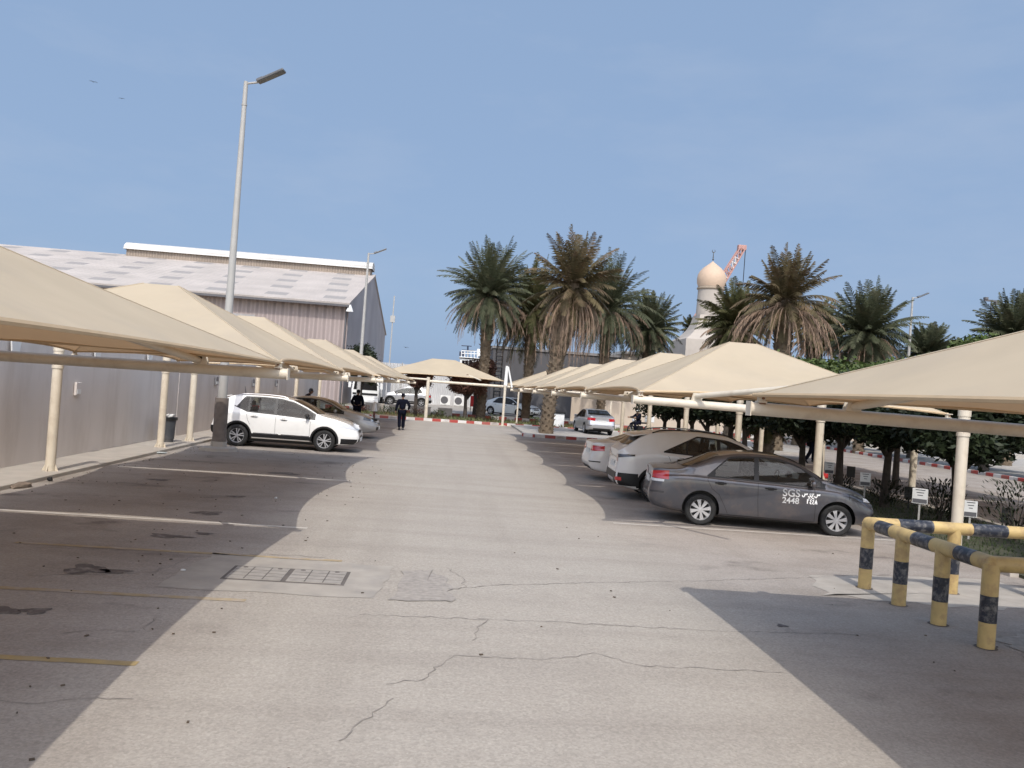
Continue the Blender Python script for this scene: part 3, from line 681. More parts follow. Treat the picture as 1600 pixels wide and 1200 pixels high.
mb.tube(pts, [.012+.03*math.sin(PI*i/13) for i in range(14)], 6); mb.build('finial', mat('finial_dark', (.10, .09, .07), .4, metal=.6), mq, smooth=True)
mb = MB(); P = []
for z, hw in ((9.0, 3.2), (9.3, 2.75), (9.7, 2.3), (10.2, 1.9), (10.8, 1.6), (11.4, 1.44), (11.8, 1.36)):
    P.append([Vector((sx*hw, sy*hw, z)) for sx, sy in ((-1, -1), (1, -1), (1, 1), (-1, 1), (-1, -1))])
mb.grid(P); mb.build('flared_base', M['tower'], mq)
mb = MB(); mb.box(-3.2, 3.2, -3.2, 3.2, 0, 9.0); mb.build('tower_base', M['tower'], mq)
mb = MB(); mb.box(-1.2, -1.0, -3.26, -3.2, 5, 7.6); mb.box(1.0, 1.2, -3.26, -3.2, 5, 7.6); mb.build('window', M['glass'], mq)

# crane
c0, c1 = at(1126, 442, 200), at(1159, 389, 200)
cr = thing('crane', 'red and white lattice crane boom leaning up behind the minaret', 'crane', (c0.x, 200, 0))
d = (c1-c0); base = c0-d*1.2; c0l = base-Vector((c0.x, 200, 0)); c1l = c1-Vector((c0.x, 200, 0))
dn = d.normalized(); sd = Vector((-dn.z, 0, dn.x))*1.0; dp = Vector((0, 1, 0))
Lc = (c1l-c0l).length; nseg = 16
mb = MB(); mbw = MB(); cor = []
for sx, sy in ((-1, -1), (1, -1), (1, 1), (-1, 1)):
    mb.tube([c0l+sd*sx+dp*sy, c1l+sd*sx*.6+dp*sy*.6], .16, 6)
for i in range(nseg):
    t0, t1 = i/nseg, (i+1)/nseg; tgt = mb if (i//2) % 2 else mbw
    f0 = 1-.4*t0; f1 = 1-.4*t1; p0 = c0l.lerp(c1l, t0); p1 = c0l.lerp(c1l, t1)
    for sy in (-1, 1): tgt.tube([p0-sd*f0+dp*sy*f0, p1+sd*f1+dp*sy*f1], .12, 5); tgt.tube([p1+sd*f1+dp*sy*f1, p1-sd*f1+dp*sy*f1], .12, 5)
mb.build('boom', mat('crane_red', (.40, .22, .19), .6), cr); mbw.build('lattice', mat('crane_white', (.6, .55, .52), .6), cr)
hd = c1l + Vector((.6, 0, .4)); mb = MB(); mb.box(c1l.x-1.0, c1l.x+1.0, -.6, .6, c1l.z-.3, c1l.z+.9); mb.build('boom_head', MATS['crane_red'], cr, bevel=.1)
mb = MB(); mb.tube([(c1l.x+.9, 0, c1l.z), (c1l.x+.9, 0, c1l.z-8)], .10, 5); mb.build('hoist_cable', M['dark'], cr)
mb = MB(); mb.box(c0l.x-3, c0l.x+3, -2, 2, 0, 4); mb.build('crane_cab', MATS['crane_white'], cr, bevel=.2)

# thin masts
q = at(612, 520, 130); mb = MB(); mb.tube([(0, 0, 0), (0, 0, at(612, 462, 130).z)], .10, 6); mb.box(-.35, .35, -.2, .2, q.z+1.6, q.z+2.6); tag(mb.build('antenna_mast', M['poleg'], loc=(q.x, 130, 0)), 'thin distant antenna mast right of the warehouse gable', 'mast')
q = at(1547, 500, 130); zt = at(1547, 470, 130).z
mb = MB(); mb.tube([(0, 0, 0), (0, 0, zt)], .10, 6); mb.box(-1.2, 1.2, -.2, .2, zt-.1, zt+.15); mb.box(-1.2, -.7, -.3, .3, zt+.15, zt+.5); mb.box(.6, 1.1, -.3, .3, zt-.5, zt-.1); tag(mb.build('floodlight_mast', M['greyb'], loc=(q.x, 130, 0)), 'thin distant floodlight mast left of the rightmost palm', 'mast')

# white fence and container at the back
fn = thing('sheet_fence', 'white ribbed metal fence behind the parked silver crossover', 'fence', (0, 0, 0))
mb = MB(); mb.box(-7.5, 3.3, 84, 84.1, 0, 4.1); mb.build('sheet', M['fence'], fn)
mb = MB(); 
for i in range(5): mb.box(-7.5+i*2.68, -7.4+i*2.68, 83.9, 83.99, 0, 4.2)
mb.build('post', M['poleg'], fn)
cn = thing('site_cabin', 'pale grey site cabin left of the white metal fence', 'cabin', (-7.9, 74, .32))
mb = MB(); mb.box(0, 2.5, 0, 5, 0, 2.9); mb.build('shell', M['fence'].copy(), cn, bevel=.04); mb = MB(); mb.box(.3, 1.1, -.03, .001, .2, 2.1); mb.build('door', M['greyb'], cn)

# ship-like deckhouse beyond
sh = thing('deckhouse', 'white deckhouse with railings and dark windows seen left of the palm trunks', 'deckhouse', (0, 0, 0))
Ys = 120
def bx(mb, p0, p1, Y, d, ex=0): a, b = at(*p0, Y), at(*p1, Y); mb.box(min(a.x, b.x), max(a.x, b.x), Y, Y+d, min(a.z, b.z)-ex, max(a.z, b.z))
mb = MB(); bx(mb, (719, 560), (757, 572), Ys, 6, 8); mb.build('cabin', M['white'], sh, bevel=.05)
mb = MB(); 
for x in (727, 734, 722): bx(mb, (x, 563), (x+4, 569), Ys-.05, .04)
mb.build('window', M['glass'], sh)
mb = MB(); bx(mb, (718, 558), (758, 560), Ys-.3, 6.5); mb.build('deck', M['white'], sh)
mb = MB()
for x in range(721, 757, 5): a, b = at(x, 548, Ys-.2), at(x, 559, Ys-.2); mb.tube([a, b], .06, 5)
for y in (548, 552): mb.tube([at(721, y, Ys-.2), at(756, y+1.5, Ys-.2)], .06, 5)
mb.build('railing', M['white'], sh)
mb = MB(); bx(mb, (718, 549), (726, 556), Ys+1, 1.5); mb.tube([at(731, 540, Ys+1), at(731, 560, Ys+1)], .14, 6); mb.tube([at(721, 540, Ys+1), at(737, 541, Ys+1)], .07, 5); bx(mb, (722, 546), (742, 548), Ys+1, 1); mb.build('deck_gear', mat('deck_blue_black', (.03, .04, .07), .5), sh)
mb = MB(); bx(mb, (746, 545), (757, 557), Ys+2, 3); mb.tube([at(757, 520, Ys+2), at(757, 548, Ys+2)], .3, 8); mb.build('funnel', M['white'], sh)

# ================================================================ RAILING
rl = thing('guard_railing', 'yellow and black striped pipe railing at the right foreground', 'railing', (5.78, 11.15, 0))
RR = .085; RZ = .88
def striped(mbs, p0, p1, first, seg):     # mbs = (yellow MB, black MB); seg lengths
    p0 = Vector(p0); p1 = Vector(p1); L = (p1-p0).length; d = (p1-p0)/L; s = 0; k = first; i = 0
    while s < L-1e-4:
        e = min(L, s+seg[i % len(seg)]); mbs[k].tube([p0+d*s, p0+d*e], RR, 24); s = e; k = 1-k; i += 1
def rail(path, name):
    for (a, b, first, seg) in path:
        my = MB(); my.tube([a, b], RR, 24); o = my.build(name, M['yellow'], rl, smooth=True)
        p0 = Vector(a); p1 = Vector(b); L = (p1-p0).length; d = (p1-p0)/L; q = 0; i = 0; k = first
        while q < L-1e-4:
            e = min(L, q+seg[i % len(seg)])
            if k:
                mk = MB(); mk.tube([p0+d*q, p0+d*e], RR+.0015, 24); mk.build('black_band', M['railblk'], o, smooth=True)
            q = e; k = 1-k; i += 1
PX = [(0, 0), (0, -.88), (0, -1.75), (0, -2.62)]
def rpost(x, y):
    my = MB(); my.tube([(x, y, -.02), (x, y, RZ)], RR, 24); o = my.build('post', M['yellow'], rl, smooth=True)
    mk = MB(); mk.tube([(x, y, .27), (x, y, .55)], RR+.001, 24); mk.build('black_band', M['railblk'], o, smooth=True)
for x, y in PX: rpost(x, y)
for x, y in PX+[(1.22, 0), (2.42, 0), (1.3, -2.62)]:
    mb = MB(); mb.lathe([(RR+.002, .004), (RR+.022, .006), (RR+.03, .0045)], (x, y, 0), 20, caps=False); mb.build('base_joint', M['gap'], rl)
for x in (1.22, 2.42, 3.6): rpost(x, 0)
rpost(1.3, -2.62); rpost(2.6, -2.62)
rail([((0, 0, RZ), (0, -2.62, RZ), 0, (.30, .36, .52, .40, .48, .32))], 'side_rail')
rail([((0, 0, RZ), (3.9, 0, RZ), 0, (.40, .48, .56, .50, .5))], 'back_rail')
rail([((0, -2.62, RZ), (2.6, -2.62, RZ), 0, (.42, .5, .5))], 'front_rail')
for x, y in ((0, 0), (0, -2.62)):
    mb = MB(); mb.lathe([(.003, RZ-RR), (RR*.7, RZ-RR*.72), (RR+.003, RZ), (RR*.72, RZ+RR*.72), (RR*.4, RZ+RR*.93), (.003, RZ+RR+.002)], (x, y, 0), 24)
    mb.build('elbow', M['yellow'], rl, smooth=True)
# debris near the rails
mb = MB(); mb.prism([(-.16, 0), (.16, 0), (.15, .10), (.10, .13), (-.11, .12), (-.16, .08)], -.1, .1); tag(mb.build('red_block', M['red'], bevel=.02, loc=(7.55, 10.1, 0)), 'red plastic block lying behind the striped railing', 'plastic block')
def rock(loc, s, label, m, name='rubble', cat='rubble'):
    bm = bmesh.new(); bmesh.ops.create_icosphere(bm, subdivisions=2, radius=1)
    for v in bm.verts: v.co = Vector((v.co.x*s[0], v.co.y*s[1], max(v.co.z*s[2], -s[2]*.4)))*(1+random.uniform(-.2, .2))
    me = bpy.data.meshes.new(name); bm.to_mesh(me); bm.free(); me.materials.append(m); o = bpy.data.objects.new(name, me); C.objects.link(o); o.location = loc; o.rotation_euler = (0, 0, random.uniform(0, 3)); return tag(o, label, cat)
rock((7.75, 9.6, .1), (.25, .18, .2), 'broken grey concrete lump behind the striped railing beside the red block', M['concrete'])
rock(tuple(gp(32, 762)+Vector((0, 0, .03))), (.24, .12, .07), 'crumpled tan cloth on the walkway edge at the left', mat('tan_cloth', (.20, .155, .12), .9, var=.3, scale=9), 'crumpled_cloth', 'cloth')
rock(tuple(gp(78, 752)+Vector((0, 0, .03))), (.05, .05, .05), 'small dark clod beside the nearest full left post', M['dark'])
rock(tuple(gp(247, 709)+Vector((0, 0, .03))), (.22, .12, .03), 'flat crushed clear bottle at the foot of the post with the bin', mat('dirty_plastic', (.35, .38, .38), .3), 'crushed_bottle', 'bottle')
rock(tuple(gp(431, 779)+Vector((0, 0, .012))), (.035, .03, .02), 'white scrap of paper in the third shaded bay', M['boardw'], 'paper_scrap', 'litter')
rock(tuple(gp(286, 892)+Vector((0, 0, .012))), (.03, .03, .012), 'white scrap of paper left of the drain covers', M['boardw'], 'paper_scrap', 'litter')
# small dead leaves and grit, scattered
mb = MB()
for i in range(300):
    if i < 190: x = random.uniform(-7.2, -1.5); y = random.uniform(5, 26)
    elif i < 270: x = -7.3+abs(random.gauss(0, .35)); y = random.uniform(8, 30)
    else: x = random.uniform(-3, 8); y = random.uniform(4.5, 16)
    s = random.uniform(.003, .011); a = random.uniform(0, 6.28)
    mb.obox((x, y, .008), (s*1.6*math.cos(a), s*1.6*math.sin(a), 0), (-s*math.sin(a), s*math.cos(a), 0), (0, 0, .004))
o = mb.build('leaf_litter', mat('litter_brown', (.09, .065, .045), .95, var=.4, scale=3)); tag(o, 'scattered dead leaves and grit on the pavement', 'litter'); o['kind'] = 'stuff'
# stains (flat oil spots with their own outline)
def spot(px, py, rx, ry, al=1):
    c = gp(px, py); n = 26; mb = MB(); ph = random.uniform(0, 6)
    pts = []
    for i in range(n):
        a = 2*PI*i/n; r = 1+.25*math.sin(3*a+ph)+.15*math.sin(5*a+2*ph)+random.uniform(-.07, .07); pts.append((c.x+rx*r*math.cos(a), c.y+ry*r*math.sin(a), .0055))
    mb.add([(c.x, c.y, .0055)]+pts, [(0, i+1, (i+1) % n+1) for i in range(n)])
    structure(mb.build('oil_stain', mat('oil_stain', (.10, .085, .078), .75, var=.3, scale=4, dirt=(.26, .23, .21), dscale=6, damt=1.3)))
for a in ((325, 802, .22, .18), (265, 838, .26, .12), (135, 890, .22, .22), (180, 893, .15, .10), (5, 955, .14, .12), (55, 955, .12, .1), (445, 740, .35, .2), (1222, 978, .06, .05), (370, 776, .15, .10), (250, 750, .2, .15), (320, 834, .12, .08)): spot(*a)

# ================================================================ PALMS AND TREES
def rot_about(v, ax, a): return Matrix.Rotation(a, 3, ax) @ v
def frond(mb, base, az, el, L, droop, LL, n, rnd, dead=False, w0=.035):
    d = Vector((math.cos(az)*math.cos(el), math.sin(az)*math.cos(el), math.sin(el)))
    side = Vector((-math.sin(az), math.cos(az), 0)); p = Vector(base); ds = L/n
    tw = rnd.uniform(-.5, .5); side = rot_about(side, d, tw)
    pts = [p.copy()]; dirs = [d.copy()]
    for i in range(n):
        s = (i+1)/n
        d = (d + Vector((0, 0, -droop*ds*(.25+1.5*s)))).normalized()
        p = p + d*ds; pts.append(p.copy()); dirs.append(d.copy())
    # rachis: thin three-sided strip
    for i in range(n):
        r0 = .022*(1-i/n)+.004; r1 = .022*(1-(i+1)/n)+.004
        u = side.cross(dirs[i]).normalized()
        a, b = pts[i], pts[i+1]
        mb.add([a+side*r0, a-side*r0, a-u*r0, b+side*r1, b-side*r1, b-u*r1], [(0, 3, 4, 1), (1, 4, 5, 2), (2, 5, 3, 0)])
    for i in range(2 if not dead else 1, n):
        s = i/n
        env = LL*(math.sin(PI*min(1, .18+s*.80))**.7)*rnd.uniform(.8, 1.15)
        dd = dirs[i]; u = side.cross(dd).normalized()
        for sg in (-1, 1):
            if dead:
                if rnd.random() < .25: continue
                v = (dd*rnd.uniform(.7, 1.2)+side*sg*rnd.uniform(.05, .45)+Vector((0, 0, -.55))+u*rnd.uniform(-.25, .25)).normalized()
            else:
                v = (dd*rnd.uniform(.55, .85)+side*sg*rnd.uniform(.75, 1.05)+u*rnd.uniform(.15, .55)+Vector((0, 0, -.15))).normalized()
            w = dd.cross(v); w = dd*w0
            a = pts[i]; mid = a+v*env*.5+Vector((0, 0, -.02)); tip = a+v*env+Vector((0, 0, -.10*env*(2.5 if dead else 1)))
            mb.add([a-w*.5, a+w*.5, mid+w*.6, tip, mid-w*.6], [(0, 1, 2, 3, 4)])
def palm(loc, label, h, lean=(0, 0), fl=3.4, nf=70, nd=26, rad=.34, seed=1, mat_='frond', skirt=1.0, curve=.4, trunk_r2=None, nleaf=38, deadlen=2.4, steep=1.0):
    rnd = random.Random(seed)
    t = thing('date_palm', label, 'palm tree', loc, 0, 'date palms behind the parking lot')
    top = Vector((lean[0], lean[1], h))
    def path(s): return Vector((lean[0]*s**(1+curve), lean[1]*s**(1+curve), h*s))
    mb = MB(); r2 = trunk_r2 or rad*1.25
    rr = [rad*1.15, rad, rad, rad*1.02, rad*1.08, r2*1.0, r2*1.05, r2*.9, r2*.5]
    pts = [path(i/8*1.02) for i in range(9)]; mb.tube(pts, [q*.88 for q in rr], 14)
    nb = int(h/.085)
    for i in range(nb*3):
        s = i/(nb*3); a = i*2.39996; r = np.interp(s*8, range(9), rr)*.86
        c = path(s); o = Vector((math.cos(a), math.sin(a), 0)); sd = Vector((-math.sin(a), math.cos(a), 0))
        hh = rnd.uniform(.10, .20)*(1+.7*s); ww = rnd.uniform(.07, .12)*(1+.4*s); out = rnd.uniform(.05, .13)*(1+1.0*s)
        b0 = c+o*(r-.02)
        mb.add([b0-sd*ww, b0+sd*ww, b0+o*out+Vector((0, 0, hh))+sd*ww*.35, b0+o*out+Vector((0, 0, hh))-sd*ww*.35, b0+Vector((0, 0, hh*.8))], [(0, 1, 2, 3), (3, 2, 4), (0, 3, 4), (1, 4, 2)])
    mb.build('trunk', M['bark'], t)
    base = path(1.0)
    mb = MB()
    nf = int(nf*1.6)
    for i in range(nf):
        q = i/nf; el = R(86-142*q**1.05+rnd.uniform(-8, 8)); az = i*2.39996+rnd.uniform(-.25, .25)
        L = fl*rnd.uniform(.70, 1.10)*(.86+.16*math.sin(PI*min(1, q+.2)))
        frond(mb, base+Vector((.16*math.cos(az), .16*math.sin(az), rnd.uniform(-.15, .25)-.4*q)), az, el, L, (.09+.40*q)*rnd.uniform(.8, 1.3), .56, nleaf, rnd, w0=.050)
    cr = mb.build('crown', M[mat_], t)
    if nd:
        mb = MB()
        for i in range(nd):
            az = i*2.39996+rnd.uniform(-.3, .3)
            frond(mb, base+Vector((.25*math.cos(az), .25*math.sin(az), -.45-rnd.uniform(0, .5))), az, R(rnd.uniform(-30, 22)-28*(steep-1)), deadlen*rnd.uniform(.7, 1.15)*skirt, rnd.uniform(.45, 1.2)*steep**1.4, .40, 26, rnd, dead=True, w0=.065)
        mb.build('dead_skirt', M['dead'], t)
    return t
def P(px, py, Y): return at(px, py, Y)
# (pixel of crown heart, depth, height of heart)
def palm_at(px, py, Y, label, **k):
    q = at(px, py, Y); k.setdefault('lean', (0, 0))
    return palm((q.x-k['lean'][0], Y-k['lean'][1], 0), label, q.z, **k)
palm_at(897, 442, 46.2, 'big leaning date palm with a brown skirt of dead fronds, on the kerbed island', lean=(.95, 0), fl=3.00, nf=46, nd=74, rad=.40, seed=3, mat_='frondb', skirt=1.35, curve=.55, trunk_r2=.66, deadlen=2.9, steep=1.9)
palm_at(765, 458, 59, 'tall date palm at the left end of the palm cluster', fl=3.9, nf=92, nd=54, rad=.34, seed=5, mat_='frondg', deadlen=3.6)
palm_at(833, 484, 61, 'date palm between the leftmost palm and the big leaning palm', fl=4.20, nf=88, nd=64, rad=.34, seed=8, deadlen=4.0)
palm_at(950, 480, 62, 'date palm just behind and right of the big leaning palm', fl=4.20, nf=88, nd=60, rad=.34, seed=11, mat_='frondg', deadlen=4.0)
palm_at(1015, 512, 66, 'smaller date palm at the right end of the cluster above the beige building', fl=3.00, nf=80, nd=24, rad=.32, seed=13, mat_='frondg')
palm_at(1150, 504, 52, 'yellow green date palm between the minaret and the tall right palm', fl=2.70, nf=76, nd=26, rad=.34, seed=17)
palm_at(1228, 466, 45, 'tall date palm with long brown skirt above the bright right canopy', fl=3.00, nf=48, nd=80, rad=.40, seed=21, mat_='frondb', skirt=1.3, deadlen=3.2, trunk_r2=.5)
palm_at(1283, 520, 56, 'date palm half hidden behind the skirt of the tall right palm', lean=(1.2, 0), fl=2.00, nf=64, nd=34, rad=.34, seed=23, deadlen=3.4)
palm_at(1354, 518, 50, 'broad drooping date palm left of the right street lamp', fl=3.20, nf=88, nd=34, rad=.34, seed=27, mat_='frondg', deadlen=2.4)
palm_at(1450, 550, 64, 'date palm right behind the right street lamp', fl=2.30, nf=76, nd=16, rad=.3, seed=31, mat_='frondg')
palm_at(1494, 562, 70, 'low distant date palm right of the lamp, above the near right canopy', fl=1.90, nf=64, nd=8, rad=.3, seed=35, mat_='frondg')
palm_at(1585, 525, 48, 'date palm cut by the right edge of the photo', fl=2.80, nf=76, nd=14, rad=.34, seed=39, mat_='frondg')
palm_at(1082, 512, 96, 'small distant palm crown peeping left of the minaret shaft', fl=1.5, nf=24, nd=0, rad=.3, seed=43)
palm_at(1197, 640, 41, 'thick short palm trunk with dark crown among the clipped trees', fl=1.7, nf=26, nd=10, rad=.55, seed=47, deadlen=1.2)

def foliage(mb, blobs, n, size, rnd, shell=.55):
    tot = sum(b[3]*b[4]*b[5] for b in blobs)
    for (cx, cy, cz, rx, ry, rz) in blobs:
        k = int(n*rx*ry*rz/tot)
        for i in range(k):
            while True:
                v = Vector((rnd.uniform(-1, 1), rnd.uniform(-1, 1), rnd.uniform(-1, 1)))
                if .15 < v.length < 1: break
            if rnd.random() < .6: v = v.normalized()*rnd.uniform(shell, 1.03)
            c = Vector((cx+v.x*rx, cy+v.y*ry, cz+v.z*rz))
            for q in range(3):
                c2 = c+Vector((rnd.gauss(0, size*.9), rnd.gauss(0, size*.9), rnd.gauss(0, size*.7)))
                a = Vector((rnd.gauss(0, 1), rnd.gauss(0, 1), rnd.gauss(0, .6))).normalized(); b = a.cross(Vector((rnd.gauss(0, 1), rnd.gauss(0, 1), rnd.gauss(0, 1)))).normalized()
                s = size*rnd.uniform(.6, 1.3)
                mb.add([c2-a*s, c2+b*s*.42, c2+a*s, c2-b*s*.42], [(0, 1, 2, 3)])
def tree(loc, label, zb, zt, r, trunk=.09, n=1500, size=.09, m='leafd', seed=1, group=None, lumps=9, ry=None, name='tree', extra=None, flat=1.0):
    rnd = random.Random(seed); t = thing(name, label, 'tree', loc, rnd.uniform(0, 6), group); ry = ry or r
    mb = MB(); top = (zb+zt)/2
    mb.tube([(0, 0, -.05), (rnd.uniform(-.06, .06), rnd.uniform(-.06, .06), zb*.5), (rnd.uniform(-.08, .08), 0, zb), (0, 0, top)], [trunk*1.35, trunk, trunk*.85, trunk*.4], 9)
    for i in range(6):
        a = i*1.05+rnd.uniform(-.3, .3); mb.tube([(0, 0, zb*rnd.uniform(.8, 1)), (r*.35*math.cos(a), r*.35*math.sin(a), zb+(zt-zb)*.25), (r*.75*math.cos(a), r*.75*math.sin(a), zb+(zt-zb)*rnd.uniform(.4, .7))], [trunk*.5, trunk*.35, trunk*.12], 6)
    mb.build('trunk', M['barkb'], t)
    H = (zt-zb)/2; blobs = [(0, 0, zb+H, r*.72, ry*.72, H*.92)]
    for i in range(lumps):
        a = rnd.uniform(0, 6.28); q = rnd.uniform(.35, .68); b = rnd.uniform(.28, .48)
        blobs.append((r*q*math.cos(a), ry*q*math.sin(a), zb+H+rnd.uniform(-.55, .6)*H, r*b, ry*b, H*b*1.1))
    mb = MB(); foliage(mb, blobs, n, size, rnd); mb.build('crown', M[m], t)
    return t
# clipped dark trees on the verge between the lots
GT = 'clipped dark trees on the verge between the lots'
vt = [(1497, 11.3), (1386, 11.2), (1314, 11.0), (1252, 10.9), (1163, 10.8), (1138, 10.9), (1102, 10.9), (1078, 11.0), (1056, 10.9), (1035, 10.9)]
wd = ['nearest clipped dark tree on the verge, right of the thick white post', 'clipped dark tree beside the cream post of the second lot', 'clipped dark tree behind the bonnet of the grey sedan', 'clipped dark tree hard against the post beside the grey sedan roof', 'dark tree left of the thick palm trunk on the verge',
      'dark verge tree above the bonnet of the white crossover', 'dark verge tree over the roof of the white crossover', 'slim dark verge tree left of the crossover roof peak', 'farther dark verge tree near the motorcycle', 'farthest dark verge tree beside the motorcycle']
for i, (px, X) in enumerate(vt):
    d = fw*FPX+ix*(px-800)+iy*(600-720); Y = d.y*X/d.x
    tree((X, Y, 0), wd[i], 1.42+.1*(i % 3), 3.38+(.12 if i in (2, 3) else 0), 2.05 if i < 5 else 1.7, trunk=.10, n=5200 if i < 3 else 3600 if i < 6 else 2200, size=.095 if i < 4 else .11, m='leafd', seed=60+i, group=GT, lumps=14)
tree((11.6, 11.6, 0), 'dark clipped tree filling the right edge above the striped railing', 1.3, 3.3, 2.3, trunk=.1, n=6500, size=.08, seed=90, group=GT, lumps=14)
tree((11.0, 24.3, 0), 'brighter green tree top showing between the right canopies', 2.4, 3.95, 2.3, n=4200, size=.09, m='leafg', seed=91, group='bright green trees beyond the right canopies')
tree((14.8, 27.0, 0), 'brighter green tree right of the one between the canopies', 2.6, 4.25, 2.3, n=4200, size=.09, m='leafg', seed=92, group='bright green trees beyond the right canopies')
tree((27.0, 41, 0), 'leafy green tree low at the right edge under the rightmost palm', 2.2, 6.9, 3.4, trunk=.2, n=6500, size=.15, m='leafg', seed=93)
GH = 'dark trees beyond the kerb of the second lot'
for i, (x, y, r) in enumerate([(27.4, 23, 2.8), (27.6, 29, 2.9), (27.4, 35, 2.9), (27.8, 42, 3.0), (27.6, 49, 2.9), (27.8, 56, 3.0)]):
    tree((x, y, 0), '%s dark tree beyond the red and white kerb of the second lot' % ORD[i], .75, 4.3, r, trunk=.14, n=3800, size=.15, seed=120+i, group=GH, lumps=12)
# trees in the far planting bed
tree((-5.9, 57.0, 0), 'round green tree standing in front of the warehouse gable', 2.0, 4.75, 1.35, trunk=.13, n=3000, size=.10, m='leafd', seed=131, lumps=12)
tree((-2.15, 56.9, 0), 'round clipped reddish brown tree left of the far frame post', 1.95, 3.3, 1.05, trunk=.12, n=2600, size=.08, m='leafr', seed=132)
tree((1.15, 57.2, 0), 'wide clipped reddish brown tree under the far crosswise canopy', 1.75, 3.2, 1.55, trunk=.12, n=3000, size=.08, m='leafr', seed=133)
tree((1.9, 61.4, .3), 'taller reddish tree showing above the far crosswise canopy', 2.0, 4.1, 1.7, trunk=.14, n=3200, size=.10, m='leafr', seed=134)
# shrubs on the verge
GS = 'small shrubs growing on the verge'
def shrub(loc, label, r, h, n=700, size=.07, m='leafg', seed=1, group=GS):
    rnd = random.Random(seed); t = thing('shrub', label, 'shrub', loc, 0, group)
    mb = MB()
    for i in range(7):
        a = i*.9; mb.tube([(0, 0, 0), (r*.3*math.cos(a), r*.3*math.sin(a), h*.5), (r*.6*math.cos(a), r*.6*math.sin(a), h*.85)], [.015, .01, .005], 5)
    mb.build('stem', M['barkb'], t)
    mb = MB()
    for i in range(n):
        a = rnd.uniform(0, 6.28); q = rnd.random()**.5; z = rnd.uniform(.12, 1)*h; rr = r*q*(1.15-.5*abs(z/h-.5))
        c = Vector((rr*math.cos(a), rr*math.sin(a), z)); d = Vector((math.cos(a)*.8+rnd.gauss(0, .4), math.sin(a)*.8+rnd.gauss(0, .4), rnd.uniform(.1, 1))).normalized(); sd = d.cross(Vector((0, 0, 1))).normalized()
        s = size*rnd.uniform(.8, 1.7)
        mb.add([c, c+d*s*.5+sd*s*.13, c+d*s, c+d*s*.5-sd*s*.13], [(0, 1, 2, 3)])
    mb.build('leaves', M[m], t); return t
for i, (px, X, r, h, lb) in enumerate([(1385, 11.3, .75, .65, 'low bush at the foot of the tree beside the cream post of the second lot'), (1470, 11.1, .65, .95, 'leafy bush left of the nearest verge tree trunk'), (1590, 11.4, .9, 1.15, 'oleander like bush at the right edge above the railing'),
                                      (1313, 11.2, .45, .5, 'small bush at the tree foot behind the grey sedan bonnet')]):
    d = fw*FPX+ix*(px-800)+iy*(600-780); shrub((X, d.y*X/d.x, .05), lb, r*.72, h, n=700 if i != 3 else 400, size=.10, m='leafd', seed=200+i)
rnd = random.Random(5); mb = MB()
for i in range(9000):
    x = rnd.uniform(9.05, 12.5); y = rnd.uniform(8.4, 42)
    if rnd.random() > min(1, 14/y): continue
    h = rnd.uniform(.03, .10); a = rnd.uniform(0, 6.28); w_ = .010
    for q in range(2):
        a += 1.3; mb.add([(x-w_*math.cos(a), y-w_*math.sin(a), .05), (x+w_*math.cos(a), y+w_*math.sin(a), .05), (x+rnd.uniform(-.04, .04), y+rnd.uniform(-.04, .04), .05+h)], [(0, 1, 2)])
o = mb.build('grass', mat('dark_grass', (.045, .065, .02), .8, var=.4, scale=1.5)); tag(o, 'thin dark grass growing on the shaded verge', 'grass'); o['kind'] = 'stuff'
mb = MB()
for i in range(2600):
    x = rnd.uniform(-8, 14); y = rnd.uniform(55.4, 59.6)
    h = rnd.uniform(.06, .28); a = rnd.uniform(0, 6.28); w_ = .05
    mb.add([(x-w_*math.cos(a), y-w_*math.sin(a), .11), (x+w_*math.cos(a), y+w_*math.sin(a), .11), (x+rnd.uniform(-.12, .12), y+rnd.uniform(-.1, .1), .11+h)], [(0, 1, 2)])
o = mb.build('ground_cover', mat('bed_plants', (.10, .12, .045), .8, var=.5, scale=.8, dirt=(.22, .12, .06), dscale=.7, damt=.9)); tag(o, 'patchy low plants in the bed behind the far kerb', 'ground cover'); o['kind'] = 'stuff'
for i, x in enumerate((-6.9, -5.6, -4.1, -3.2, -2.0, -.6, 3.0, 5.9)):
    shrub((x, 56.3+.5*(i % 3), .12), ['dry bush at the left end of the far bed', 'dry bush in front of the warehouse gable tree', 'dry bush left of the walking man', 'dry bush behind the walking man', 'dry bush at the foot of the round reddish tree', 'green bush right of the far frame post', 'green bush left of the A-topped post', 'dry bush below the white sedan bonnet'][i], .45, .45, n=260, size=.12, m=['leafg', 'leafr', 'leafg', 'leafg', 'leafr', 'leafg', 'leafg', 'leafg'][i], seed=300+i, group='low bushes in the far planting bed')

